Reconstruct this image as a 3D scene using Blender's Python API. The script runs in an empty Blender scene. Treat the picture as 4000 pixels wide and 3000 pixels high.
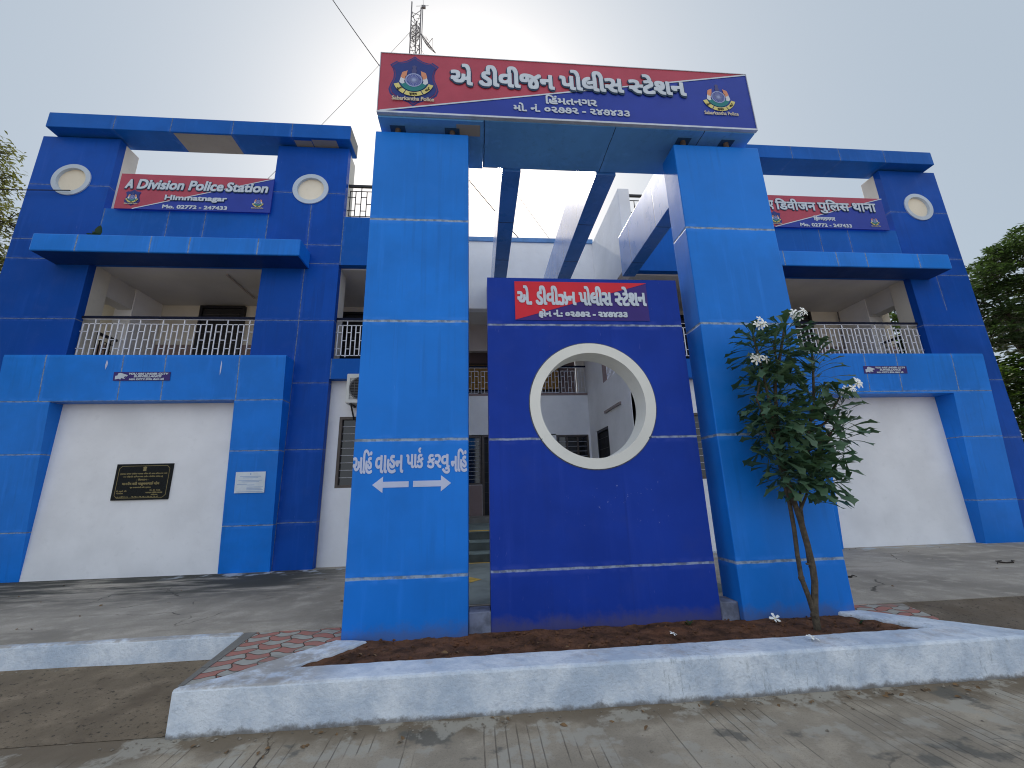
import bpy, bmesh, math, random
from mathutils import Vector, Matrix
random.seed(7)
R = math.radians
scene = bpy.context.scene
COL = scene.collection

# ------------------------------------------------------------------ camera
cam = bpy.data.cameras.new('camera'); cam.sensor_width = 36.0; cam.lens = 1620/4000*36
cam.clip_start = 0.05; cam.clip_end = 3000
camo = bpy.data.objects.new('camera', cam); COL.objects.link(camo)
M3 = ((0.9964466, -0.0800908, -0.0260685), (0.005094, -0.2516322, 0.9678095), (0.0840723, 0.9645033, 0.2503301))
camo.matrix_world = Matrix(((M3[0][0], M3[1][0], -M3[2][0], 0), (M3[0][1], M3[1][1], -M3[2][1], 0), (M3[0][2], M3[1][2], -M3[2][2], 1.65), (0, 0, 0, 1)))
scene.camera = camo
scene.cycles.pixel_filter_type = 'BLACKMAN_HARRIS'; scene.cycles.filter_width = 1.1

# ------------------------------------------------------------------ light
SUN_EL, SUN_AZ = R(42), R(-1.5)          # azimuth measured from +y towards +x
world = bpy.data.worlds.new('World'); scene.world = world; world.use_nodes = True
wn = world.node_tree; bg = wn.nodes['Background']
sky = wn.nodes.new('ShaderNodeTexSky'); sky.sky_type = 'NISHITA'; sky.sun_disc = False
sky.sun_elevation = SUN_EL; sky.sun_rotation = SUN_AZ
sky.altitude = 100; sky.air_density = 1.0; sky.dust_density = 5.0; sky.ozone_density = 1.0
# high haze veiling the blue sky: greyer towards the sun side, brightened behind the viewer as added fill on the facade
wtc = wn.nodes.new('ShaderNodeTexCoord'); wsx = wn.nodes.new('ShaderNodeSeparateXYZ'); wn.links.new(wtc.outputs['Generated'], wsx.inputs[0])
wmr = wn.nodes.new('ShaderNodeMapRange'); wmr.interpolation_type = 'SMOOTHSTEP'; wn.links.new(wsx.outputs[1], wmr.inputs[0])
wmr.inputs[1].default_value = 0.42; wmr.inputs[2].default_value = -0.40
haze_fill = wn.nodes.new('ShaderNodeMix'); haze_fill.data_type = 'RGBA'; wn.links.new(wmr.outputs[0], haze_fill.inputs[0])
haze_fill.inputs[6].default_value = (3.35, 3.95, 4.5, 1); haze_fill.inputs[7].default_value = (6.9, 7.6, 8.5, 1)
veil = wn.nodes.new('ShaderNodeMix'); veil.data_type = 'RGBA'; veil.inputs[0].default_value = 0.80
wn.links.new(sky.outputs[0], veil.inputs[6]); wn.links.new(haze_fill.outputs[2], veil.inputs[7])
wn.links.new(veil.outputs[2], bg.inputs[0]); bg.inputs[1].default_value = 0.1
sd = bpy.data.lights.new('sun', 'SUN'); sd.energy = 4.0; sd.angle = R(1.5); sd.color = (1, .94, .84)
so = bpy.data.objects.new('sun', sd); COL.objects.link(so)
sdir = Vector((math.sin(SUN_AZ)*math.cos(SUN_EL), math.cos(SUN_AZ)*math.cos(SUN_EL), math.sin(SUN_EL)))
so.rotation_euler = sdir.to_track_quat('Z', 'Y').to_euler(); so.location = (0, 30, 40)
scene.view_settings.view_transform = 'Standard'; scene.view_settings.look = 'None'
scene.view_settings.exposure = 0.52; scene.view_settings.gamma = 1.0

# ------------------------------------------------------------------ node helpers
class NT:
    def __init__(s, name):
        s.m = bpy.data.materials.new(name); s.m.use_nodes = True
        s.t = s.m.node_tree; s.p = s.t.nodes['Principled BSDF']
        s.tc = s.t.nodes.new('ShaderNodeTexCoord'); s._x = None
    def n(s, k): return s.t.nodes.new(k)
    def l(s, a, b): s.t.links.new(a, b)
    @property
    def co(s): return s.tc.outputs['Object']
    @property
    def xyz(s):
        if s._x is None:
            s._x = s.n('ShaderNodeSeparateXYZ'); s.l(s.co, s._x.inputs[0])
        return s._x.outputs
    def noise(s, scale, detail=4, rough=.55, stretch=None):
        n = s.n('ShaderNodeTexNoise'); n.inputs['Scale'].default_value = scale
        n.inputs['Detail'].default_value = detail; n.inputs['Roughness'].default_value = rough
        if stretch:
            mp = s.n('ShaderNodeMapping'); mp.inputs['Scale'].default_value = stretch
            s.l(s.co, mp.inputs[0]); s.l(mp.outputs[0], n.inputs['Vector'])
        else: s.l(s.co, n.inputs['Vector'])
        return n.outputs[0]
    def math(s, op, a, b=None, c=None):
        n = s.n('ShaderNodeMath'); n.operation = op
        for i, v in enumerate((a, b, c)):
            if v is None: continue
            if isinstance(v, (int, float)): n.inputs[i].default_value = v
            else: s.l(v, n.inputs[i])
        return n.outputs[0]
    def ramp(s, v, a, b, lo=0., hi=1., smooth=True):
        n = s.n('ShaderNodeMapRange'); n.interpolation_type = 'SMOOTHSTEP' if smooth else 'LINEAR'
        n.inputs[1].default_value = a; n.inputs[2].default_value = b
        n.inputs[3].default_value = lo; n.inputs[4].default_value = hi
        s.l(v, n.inputs[0]); return n.outputs[0]
    def mix(s, f, a, b, mode='MIX'):
        n = s.n('ShaderNodeMix'); n.data_type = 'RGBA'; n.blend_type = mode
        for sock, v in ((n.inputs[0], f), (n.inputs[6], a), (n.inputs[7], b)):
            if isinstance(v, (int, float)): sock.default_value = v
            elif isinstance(v, tuple): sock.default_value = (*v, 1) if len(v) == 3 else v
            else: s.l(v, sock)
        return n.outputs[2]
    def bump(s, h, strength=.2, dist=.01):
        n = s.n('ShaderNodeBump'); n.inputs['Strength'].default_value = strength; n.inputs['Distance'].default_value = dist
        s.l(h, n.inputs['Height']); s.l(n.outputs[0], s.p.inputs['Normal'])
    def set(s, color=None, rough=.6, spec=.5, metal=0., coat=0., coat_r=.1, coat_ior=1.5):
        if color is not None:
            if isinstance(color, tuple): s.p.inputs['Base Color'].default_value = (*color, 1)
            else: s.l(color, s.p.inputs['Base Color'])
        if isinstance(rough, (int, float)): s.p.inputs['Roughness'].default_value = rough
        else: s.l(rough, s.p.inputs['Roughness'])
        s.p.inputs['Specular IOR Level'].default_value = spec; s.p.inputs['Metallic'].default_value = metal
        s.p.inputs['Coat Weight'].default_value = coat; s.p.inputs['Coat Roughness'].default_value = coat_r
        s.p.inputs['Coat IOR'].default_value = coat_ior
        return s.m

def plain(name, col, rough=.6, var=.12, scale=6., spec=.4, metal=0., bump=0., bscale=60.):
    t = NT(name); v = t.noise(scale, 5)
    lo = tuple(c*(1-var) for c in col); hi = tuple(min(1, c*(1+var)) for c in col)
    c = t.mix(t.ramp(v, .3, .7), lo, hi)
    if bump: t.bump(t.noise(bscale, 4), bump, .01)
    return t.set(c, rough, spec, metal)

def seams(t, axis, vals, w, nz):
    a = t.xyz['XYZ'.index(axis)]; p = t.math('ADD', a, nz); acc = None
    for v in vals:
        d = t.math('ABSOLUTE', t.math('SUBTRACT', p, float(v)))
        k = t.ramp(d, w, w*.45)
        acc = k if acc is None else t.math('MAXIMUM', acc, k)
    return acc

def blue(name, col, zs=(), xs=(), w=.017, ys=(), seamcol=(.26, .33, .42), coat=.08, rough=.42, scuff=None, xz=None, spec=.15, splash=False):
    if col[1] < .12: spec, coat = .07, min(coat, .02) if coat < .5 else coat
    t = NT(name)
    big = t.noise(.75, 5, .6); mid = t.noise(2.6, 6, .6); st = t.noise(1.6, 5, .6, (5, 5, .35))
    c = t.mix(t.ramp(big, .32, .68), tuple(v*.80 for v in col), tuple(v*1.08 for v in col))
    pan = None                                  # every panel was painted in its own go
    for ax, vals in (('Z', zs), ('X', xs)):
        for q in vals:
            k = t.math('GREATER_THAN', t.xyz['XYZ'.index(ax)], float(q)); pan = k if pan is None else t.math('ADD', pan, t.math('MULTIPLY', k, 1. if ax == 'Z' else 3.7))
    if pan is not None:
        wn_ = t.n('ShaderNodeTexWhiteNoise'); wn_.noise_dimensions = '1D'; t.l(t.math('ADD', pan, len(name)*.37), wn_.inputs['W'])
        c = t.mix(t.ramp(wn_.outputs[0], 0, 1, 0, .5, False), c, tuple(v*.80 for v in col))
    drip = t.math('MULTIPLY', t.ramp(t.noise(3.2, 4, .6, (4, 4, .12)), .52, .66), t.ramp(t.noise(.9, 3), .42, .6))
    c = t.mix(t.math('MULTIPLY', drip, .40), c, tuple(v*.66+.004 for v in col))
    dirt = tuple(v*.84+.012 for v in col)
    c = t.mix(t.ramp(mid, .5, .75, 0, .55), c, dirt)
    faded = tuple(min(1, v*1.06+.010) for v in col)
    c = t.mix(t.ramp(st, .54, .78, 0, .55), c, faded)
    wear = t.noise(38, 3, .6, (1, 1, .22))
    c = t.mix(t.ramp(wear, .70, .76, 0, .25), c, tuple(min(1, v+.12) for v in col))
    if scuff:                                   # (x0,x1,z0,z1): scraped white flecks in this patch of the paint
        x, y, z = t.xyz
        msk = t.math('MULTIPLY', t.math('MULTIPLY', t.ramp(x, scuff[0], scuff[0]+.2), t.ramp(x, scuff[1], scuff[1]-.2)),
                     t.math('MULTIPLY', t.ramp(z, scuff[2], scuff[2]+.12), t.ramp(z, scuff[3], scuff[3]-.12)))
        f = t.ramp(t.noise(26, 5, .7, (1, 1, .7)), .66, .72)
        c = t.mix(t.math('MULTIPLY', msk, f), c, (.32, .38, .6))
    if splash:                                  # dusty splash of mud above the ground line
        zz = t.math('ADD', t.xyz[2], t.math('MULTIPLY', t.math('SUBTRACT', t.noise(6, 6, .7), .5), -.30))
        c = t.mix(t.ramp(zz, .44, .28, 0, .45), c, (.13, .105, .09))
    nz = t.math('MULTIPLY', t.math('SUBTRACT', t.noise(7, 4), .5), .018)
    acc = None
    for ax, vals in (('Z', zs), ('X', xs), ('Y', ys)):
        if vals:
            k = seams(t, ax, vals, w, nz)
            if ax == 'X' and xz: k = t.math('MULTIPLY', k, t.math('MULTIPLY', t.ramp(t.xyz[2], xz[0], xz[0]+.02), t.ramp(t.xyz[2], xz[1], xz[1]-.02)))
            acc = k if acc is None else t.math('MAXIMUM', acc, k)
    if acc is not None:
        halo = None
        for ax, vals in (('Z', zs), ('X', xs)):
            if vals:
                k = seams(t, ax, vals, .075, nz)
                if ax == 'X' and xz: k = t.math('MULTIPLY', k, t.math('MULTIPLY', t.ramp(t.xyz[2], xz[0], xz[0]+.02), t.ramp(t.xyz[2], xz[1], xz[1]-.02)))
                halo = k if halo is None else t.math('MAXIMUM', halo, k)
        if halo is not None: c = t.mix(t.math('MULTIPLY', halo, t.ramp(t.noise(5, 4), .40, .62, 0, .55)), c, tuple(min(1, v*1.05+.025) for v in col))
        if zs or xs:
            gn = t.n('ShaderNodeNewGeometry'); sp = t.n('ShaderNodeSeparateXYZ'); t.l(gn.outputs['True Normal'], sp.inputs[0])
            if name != 'blue_soffit_cladding': acc = t.math('MULTIPLY', acc, t.ramp(sp.outputs[2], -.7, -.4, .25, 1))
        br = t.math('MULTIPLY', acc, t.ramp(t.noise(11, 4), .25, .5, .45, .95))
        sc = t.mix(t.ramp(t.noise(16, 3), .4, .65), seamcol, tuple(v*.5 for v in seamcol))
        c = t.mix(br, c, sc)
        t.bump(t.math('ADD', t.math('MULTIPLY', acc, -1.0), t.math('MULTIPLY', t.noise(90, 2), .06)), .35, .008)
        rr = t.mix(acc, t.ramp(mid, .3, .7, rough-.06, rough+.1), (.9, .9, .9))
        return t.set(c, rr, spec, 0, coat, .22, 1.5)
    t.bump(t.noise(60, 2), .05, .004)
    return t.set(c, t.ramp(mid, .3, .7, rough-.06, rough+.1), spec, 0, coat, .22, 1.5)

DARK = (.006, .078, .42); LIGHT = (.010, .205, .76); MIDB = (.008, .115, .48); SLABC = (.013, .050, .37); HEADC = (.12, .36, .78)
GZ = (.835, 2.225, 3.625, 5.0); WZ = (8.68, 7.28, 6.8, 5.4, 3.98, 2.58, 1.17)
mt = {}
mt['gate'] = blue('light_blue_cladding', LIGHT, GZ, w=.020, seamcol=(.33, .42, .53), splash=True)
mt['slab'] = blue('deep_blue_cladding', SLABC, (.835, 2.225, 3.625), w=.017, splash=True, seamcol=(.32, .38, .52), scuff=(.9, 2.3, 1.2, 1.75))
mt['header'] = blue('blue_soffit_cladding', HEADC, (), (.12, 1.92, 3.2), w=.008, seamcol=(.02, .04, .1))
mt['fin'] = blue('glossy_blue_cladding', (.05, .22, .64), (), (), ys=(6.6, 7.87), w=.012, seamcol=(.03, .06, .14), coat=1.0, rough=.3)
mt['dark'] = blue('dark_blue_cladding', DARK, WZ, w=.013, seamcol=(.17, .22, .33))
mt['darkL'] = blue('dark_blue_cladding_split', DARK, WZ, (-3.89,), w=.013, seamcol=(.17, .22, .33), xz=(0, 8.36))
mt['darkR'] = blue('dark_blue_cladding_split_right', DARK, WZ, (6.61, 11.9), w=.013, seamcol=(.17, .22, .33), xz=(5.8, 6.8))
mt['panelL'] = blue('blue_parapet_cladding', MIDB, (), (-8.38, -7.0, -6.21, -4.83), w=.013, seamcol=(.17, .22, .33))
mt['panelR'] = blue('blue_parapet_cladding_right', MIDB, (), (7.52, 8.91, 9.73, 11.14), w=.013, seamcol=(.17, .22, .33))
mt['panelM'] = blue('blue_middle_cladding', MIDB, (), (-3.12, 5.84), w=.013, seamcol=(.17, .22, .33))
mt['beamL'] = blue('roof_beam_cladding', MIDB, (), (-8.42, -7.17, -5.79, -4.43), w=.013, seamcol=(.17, .22, .33))
mt['beamR'] = blue('roof_beam_cladding_right', MIDB, (), (7.1, 8.43, 9.81, 11.13), w=.013, seamcol=(.17, .22, .33))
mt['canL'] = blue('canopy_cladding', LIGHT, (), (-8.24, -6.81, -6.04, -4.66), w=.017)
mt['canR'] = blue('canopy_cladding_right', LIGHT, (), (7.3, 8.66, 9.43, 10.82), w=.017)
mt['cut'] = blue('rough_cut_cladding', (.03, .09, .22), (), ())
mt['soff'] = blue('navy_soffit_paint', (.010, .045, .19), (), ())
mt['frL'] = blue('portal_cladding', LIGHT, (3.55, 2.55, 1.15), (-8.39, -6.98, -6.19, -4.79), w=.014, xz=(3.55, 5))
mt['frR'] = blue('portal_cladding_right', LIGHT, (3.6, 2.57, 1.2), (8.75, 9.54, 10.94), w=.014, xz=(3.6, 5))

def plaster(name, col, stain=.5, bump=.25, dirt_z=None):
    t = NT(name)
    c = t.mix(t.ramp(t.noise(.9, 5), .3, .72), tuple(v*.91 for v in col), tuple(min(1, v*1.05) for v in col))
    c = t.mix(t.ramp(t.noise(7, 6, .65), .56, .72, 0, stain), c, tuple(v*.86 for v in col))
    c = t.mix(t.ramp(t.noise(45, 3), .68, .78, 0, .25*stain), c, tuple(v*.6 for v in col))
    if dirt_z is not None:
        z = t.xyz[2]
        zz = t.math('ADD', z, t.math('MULTIPLY', t.math('SUBTRACT', t.noise(5, 5), .5), -.35))
        c = t.mix(t.ramp(zz, dirt_z+.2, dirt_z-.02, 0, .7), c, (.30, .27, .23))
    t.bump(t.math('ADD', t.noise(140, 4, .6), t.math('MULTIPLY', t.noise(5, 3, .5, (1, 1, .7)), 3.0)), bump, .008)
    return t.set(c, .9, .2)
mt['white'] = plaster('white_plaster', (.83, .835, .86), .35, .3)
mt['white2'] = plaster('white_wall_paint', (.82, .81, .81), .3)
mt['cream'] = plaster('cream_plaster', (.70, .66, .58), .6)
mt['discs'] = plaster('stained_cream_plaster', (.80, .73, .60), .8)
mt['ceil'] = plaster('ceiling_paint', (.62, .60, .58), .3)
mt['mauve'] = plaster('mauve_dado', (.27, .20, .19), .5)
mt['beige'] = plaster('beige_paint', (.44, .39, .36), .4)
mt['ring'] = plaster('cream_ring_paint', (.74, .74, .70), .35, .12)
mt['ring2'] = plaster('pale_ring_paint', (.52, .60, .70), .4, .12)
mt['raw'] = plaster('bare_concrete_panel', (.30, .29, .27), .8)

# concrete of the road, the apron, the ramps
def concrete(name, base, kind):
    t = NT(name); x, y, z = t.xyz
    c = t.mix(t.ramp(t.noise(.8, 6, .62), .3, .7), tuple(v*.68 for v in base), tuple(v*1.18 for v in base))
    c = t.mix(t.ramp(t.noise(3.2, 6, .6), .5, .68, 0, .65), c, tuple(v*1.25+.01 for v in base))
    fine = t.noise(70, 4, .7)
    c = t.mix(t.ramp(fine, .5, .72, 0, .6), c, tuple(v*.5 for v in base))
    grit = t.noise(190, 2, .6); c = t.mix(t.ramp(grit, .60, .70, 0, .55), c, tuple(v*.42 for v in base)); c = t.mix(t.ramp(grit, .36, .28, 0, .4), c, tuple(min(1, v*1.5) for v in base))
    h = t.math('MULTIPLY', fine, .5)
    vo = t.n('ShaderNodeTexVoronoi'); vo.feature = 'DISTANCE_TO_EDGE'; vo.inputs['Scale'].default_value = .55
    wv = t.n('ShaderNodeTexNoise'); wv.inputs['Scale'].default_value = 2.2; wv.inputs['Detail'].default_value = 6; t.l(t.co, wv.inputs['Vector'])
    va = t.n('ShaderNodeVectorMath'); va.operation = 'MULTIPLY_ADD'; t.l(wv.outputs[1], va.inputs[0]); va.inputs[1].default_value = (.55, .55, 0); t.l(t.co, va.inputs[2]); t.l(va.outputs[0], vo.inputs['Vector'])
    crack = t.math('MULTIPLY', t.ramp(vo.outputs[0], .006, .002), t.ramp(t.noise(.7, 3), .50, .58))
    c = t.mix(t.math('MULTIPLY', crack, .8), c, (.05, .043, .035))
    if kind == 'road':
        # damp brown dust along the foot of the kerb, dark damp blots, rusty spots, groups of broom lines across
        wob = t.math('MULTIPLY', t.math('SUBTRACT', t.noise(3, 5), .5), .5)
        c = t.mix(t.ramp(t.math('ADD', y, wob), 3.34, 3.60, 0, .85), c, (.16, .122, .082))
        c = t.mix(t.ramp(t.noise(1.5, 5, .6, (1.0, 1.3, 1)), .58, .64, 0, .7), c, (.10, .10, .09))
        c = t.mix(t.math('MULTIPLY', t.ramp(t.noise(2.6, 6, .65), .50, .58, 0, .75), t.ramp(y, 2.7, 3.2)), c, (.40, .37, .31))
        c = t.mix(t.ramp(t.noise(5.5, 3), .73, .77, 0, .6), c, (.12, .062, .045))
        wx = t.math('ADD', x, t.math('MULTIPLY', t.math('SUBTRACT', t.noise(1.4, 3), .5), .025))
        fr = t.math('FRACT', t.math('MULTIPLY', wx, 13.))
        ln = t.math('MULTIPLY', t.ramp(fr, .42, .48), t.ramp(fr, .58, .52))
        g = t.n('ShaderNodeTexNoise'); g.noise_dimensions = '1D'; g.inputs['Scale'].default_value = 2.3; g.inputs['Detail'].default_value = 1
        t.l(wx, g.inputs['W'])
        ln = t.math('MULTIPLY', ln, t.ramp(g.outputs[0], .47, .52))
        ln = t.math('MULTIPLY', ln, t.ramp(t.noise(2.2, 4), .36, .5))
        ln = t.math('MULTIPLY', ln, t.ramp(y, 3.62, 3.45))
        c = t.mix(t.math('MULTIPLY', ln, .6), c, (.075, .06, .045))
        h = t.math('SUBTRACT', h, t.math('MULTIPLY', ln, .9))
    if kind == 'apron':
        # long dark algae smears running along the foot of the left wing
        sm = t.noise(1.5, 6, .62, (.42, 1.5, 1))
        k = t.math('MULTIPLY', t.ramp(sm, .36, .55), t.math('MULTIPLY', t.ramp(y, 5.9, 7.7), t.ramp(x, -1.2, -3.4)))
        c = t.mix(t.math('MULTIPLY', k, .93), c, (.036, .038, .033))
        st = t.noise(2.6, 5, .6, (.35, 1.6, 1))
        c = t.mix(t.ramp(st, .56, .68, 0, .5), c, tuple(v*.62 for v in base))
        c = t.mix(t.math('MULTIPLY', t.ramp(t.noise(3, 5), .5, .62), t.math('MULTIPLY', t.ramp(y, 8.2, 8.5), t.ramp(x, -6, -5))), c, (.42, .45, .48))
    if kind == 'ramp':
        pit = t.noise(28, 3, .6)
        c = t.mix(t.ramp(pit, .60, .66, 0, .75), c, (.045, .038, .03))
        c = t.mix(t.ramp(t.noise(2.2, 5), .48, .68, 0, .7), c, (.125, .094, .064))
        h = t.math('SUBTRACT', h, t.math('MULTIPLY', t.ramp(pit, .58, .68), .8))
    t.bump(h, .5, .012)
    return t.set(c, .88, .25)
mt['road'] = concrete('road_concrete', (.37, .315, .24), 'road')
mt['apron'] = concrete('apron_concrete', (.40, .355, .295), 'apron')
mt['ramp'] = concrete('ramp_concrete', (.225, .175, .12), 'ramp')
mt['rampR'] = concrete('worn_ramp_concrete', (.18, .145, .11), 'ramp')
mt['conc'] = concrete('plain_concrete', (.22, .21, .19), '')
mt['earth'] = plain('dusty_earth', (.33, .26, .19), .95, .25, .3)

def whitewash():
    t = NT('whitewashed_concrete'); x, y, z = t.xyz
    c = t.mix(t.ramp(t.noise(2.2, 8, .72), .34, .66), (.50, .585, .70), (.80, .85, .91))
    c = t.mix(t.ramp(t.noise(9, 6, .7), .52, .70, 0, .6), c, (.47, .53, .62))
    c = t.mix(t.math('MULTIPLY', t.ramp(t.noise(14, 6, .75, (1.6, 1, .45)), .52, .68, 0, .6), t.math('MULTIPLY', t.ramp(t.noise(1.3, 3), .44, .60), t.ramp(x, .6, 1.8))), c, (.26, .30, .33))
    zz = t.math('ADD', z, t.math('MULTIPLY', t.math('SUBTRACT', t.noise(9, 8, .75), .5), -.12))
    c = t.mix(t.ramp(zz, .045, .005, 0, .8), c, (.15, .13, .105))
    topd = t.math('MULTIPLY', t.ramp(z, .295, .306), t.ramp(t.noise(3.5, 7, .72), .50, .72, 0, .55))
    c = t.mix(topd, c, (.42, .36, .32))
    end = t.math('MULTIPLY', t.ramp(x, -.95, -1.5), t.math('MULTIPLY', t.ramp(z, .29, .305), t.ramp(t.noise(5, 7, .7), .36, .58, 0, .8)))
    c = t.mix(end, c, (.36, .325, .29))
    t.bump(t.math('ADD', t.noise(42, 6, .7), t.math('MULTIPLY', t.noise(9, 4), 1.2)), .9, .012)
    return t.set(c, .85, .25)
mt['wash'] = whitewash()

def soilmat():
    t = NT('red_brown_soil')
    c = t.mix(t.ramp(t.noise(6, 6, .7), .3, .7), (.055, .030, .018), (.20, .098, .056))
    c = t.mix(t.ramp(t.noise(2.2, 4), .52, .72, 0, .6), c, (.19, .082, .04))
    c = t.mix(t.ramp(t.noise(60, 3), .62, .72, 0, .6), c, (.025, .015, .01))
    c = t.mix(t.ramp(t.noise(85, 2), .74, .78, 0, .5), c, (.30, .22, .15))
    t.bump(t.noise(55, 5, .7), .8, .02)
    return t.set(c, .95, .15)
mt['soil'] = soilmat()

def pavermat():
    t = NT('interlocking_pavers'); x, y, z = t.xyz
    xx = t.math('ADD', t.math('MULTIPLY', x, 1.0), t.math('MULTIPLY', t.math('SINE', t.math('MULTIPLY', y, 29.)), .022))
    yy = t.math('ADD', t.math('MULTIPLY', y, 1.0), t.math('MULTIPLY', t.math('SINE', t.math('MULTIPLY', x, 25.)), .026))
    u = t.math('DIVIDE', xx, .205); v = t.math('DIVIDE', yy, .118)
    par = t.math('FLOORED_MODULO', t.math('ADD', t.math('FLOOR', u), t.math('FLOOR', v)), 2.)
    eu = t.math('ABSOLUTE', t.math('SUBTRACT', t.math('FRACT', u), .5)); ev = t.math('ABSOLUTE', t.math('SUBTRACT', t.math('FRACT', v), .5))
    joint = t.math('MAXIMUM', t.ramp(eu, .465, .485), t.ramp(ev, .44, .47))
    c = t.mix(t.ramp(par, .4, .6), (.43, .185, .15), (.40, .39, .35))
    c = t.mix(t.ramp(t.noise(14, 5), .4, .7, 0, .45), c, (.25, .21, .18))
    c = t.mix(joint, c, (.085, .062, .045))
    c = t.mix(t.ramp(t.noise(2.2, 5), .55, .70, 0, .8), c, (.24, .22, .19))
    t.bump(t.math('MULTIPLY', joint, -1.), .6, .01)
    return t.set(c, .9, .2)
mt['paver'] = pavermat()
mt['stone'] = plain('dark_green_stone', (.055, .066, .06), .6, .3, 5)
mt['stonetop'] = plain('grey_green_stone', (.17, .21, .20), .55, .2, 3)
mt['yellow'] = plain('yellow_floor_paint', (.55, .35, .07), .8, .2, 7)
mt['black'] = plain('black_metal', (.012, .012, .016), .45, .2, 8)
mt['navy'] = plain('navy_rail_paint', (.008, .011, .028), .75, .2, 8, .15)
mt['railw'] = plain('white_rail_paint', (.80, .81, .86), .5, .1, 12)
mt['brown'] = plain('bronze_window_frame', (.085, .066, .054), .4, .15, 9)
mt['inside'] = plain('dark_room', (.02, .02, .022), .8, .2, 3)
mt['grille'] = plain('pale_grille_bar', (.42, .42, .44), .5, .1, 9)
mt['ochre'] = plain('ochre_blind', (.42, .23, .055), .7, .15, 12)
mt['rust'] = plain('rusty_steel', (.095, .07, .06), .8, .4, 14)
mt['acw'] = plain('off_white_enamel', (.60, .60, .57), .4, .06, 5)
mt['steel'] = plain('galvanised_steel', (.16, .15, .155), .5, .2, 10, metal=.3)
mt['wire'] = plain('black_cable', (.012, .012, .014), .6, .1, 5)
mt['bark'] = plain('grey_brown_bark', (.085, .068, .048), .9, .35, 26, bump=.6, bscale=70)
mt['darkbark'] = plain('dark_bark', (.035, .028, .022), .95, .3, 12, bump=.5, bscale=30)
mt['tube'] = plain('fluorescent_batten', (.30, .24, .22), .5, .1, 8)
mt['alum'] = plain('sign_edge_aluminium', (.50, .53, .58), .4, .1, 8, metal=.4)
def glassmat():
    t = NT('window_glass'); t.set((.012, .013, .015), .05, .5); t.p.inputs['IOR'].default_value = 1.6
    return t.m
mt['glass'] = glassmat()
# sign inks
def ink(name, col, rough=.45): return plain(name, col, rough, .06, 3., .2)
mt['red'] = ink('sign_red', (.40, .062, .10)); mt['sblue'] = ink('sign_blue', (.022, .048, .33)); mt['purple'] = ink('sign_purple', (.045, .026, .19))
mt['red2'] = ink('sticker_red', (.62, .025, .042)); mt['letter'] = ink('letter_white', (.54, .61, .70)); mt['shade'] = ink('letter_shadow', (.016, .045, .10))
mt['paint'] = ink('painted_letter_white', (.52, .57, .76), .6); mt['shield'] = ink('shield_navy', (.020, .040, .20)); mt['shline'] = ink('shield_crimson', (.16, .035, .13))
mt['wheel'] = ink('wheel_pale_blue', (.30, .36, .60)); mt['wheelbg'] = ink('wheel_blue', (.07, .09, .33)); mt['ribbon'] = ink('ribbon_yellow', (.62, .56, .20))
mt['orange'] = ink('flame_orange', (.60, .26, .15)); mt['wwhite'] = ink('flame_white', (.58, .62, .68)); mt['green'] = ink('emblem_green', (.02, .19, .20)); mt['gold'] = ink('gold_letter', (.27, .22, .10))
mt['inkblk'] = ink('ink_black', (.012, .012, .012)); mt['capital'] = ink('faded_brown', (.07, .07, .19)); mt['granite'] = plain('black_granite', (.007, .009, .010), .5, .5, 60., .15)
mt['paper'] = plain('paper', (.66, .72, .78), .8, .05, 9); mt['pblue'] = ink('pale_blue_ink', (.36, .48, .68)); mt['cctvp'] = ink('sticker_purple', (.045, .028, .17))
mt['creamt'] = ink('cream_letter', (.55, .50, .38))
def leafmat(name, a, b, rough=.42, trans=.3):
    t = NT(name); oi = t.n('ShaderNodeNewGeometry')
    rnd = oi.outputs['Random Per Island']
    c = t.mix(rnd, a, b); c = t.mix(t.ramp(t.noise(9, 3), .35, .7, 0, .5), c, tuple(v*.6 for v in a))
    t.set(c, rough, .45)
    tr = t.n('ShaderNodeBsdfTranslucent'); t.l(t.mix(.5, c, (b[0]*1.6, b[1]*1.7, b[2]*.8)), tr.inputs[0])
    ms = t.n('ShaderNodeMixShader'); ms.inputs[0].default_value = trans
    out = t.t.nodes['Material Output']
    t.l(t.p.outputs[0], ms.inputs[1]); t.l(tr.outputs[0], ms.inputs[2]); t.l(ms.outputs[0], out.inputs[0])
    return t.m
mt['leaf'] = leafmat('plumeria_leaf', (.034, .088, .046), (.10, .175, .095), .45, .2)
mt['leaf2'] = leafmat('tree_leaf', (.022, .050, .018), (.062, .105, .036), .5, .22)
mt['leaf3'] = leafmat('feathery_leaf', (.035, .055, .018), (.12, .12, .045), .5, .4)
mt['leaf4'] = leafmat('shade_leaf', (.02, .045, .012), (.07, .12, .025), .5, .3)
mt['petal'] = plain('white_petal', (.86, .87, .84), .5, .04, 20); mt['pistil'] = plain('yellow_throat', (.75, .6, .12), .5, .1, 20)

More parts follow.
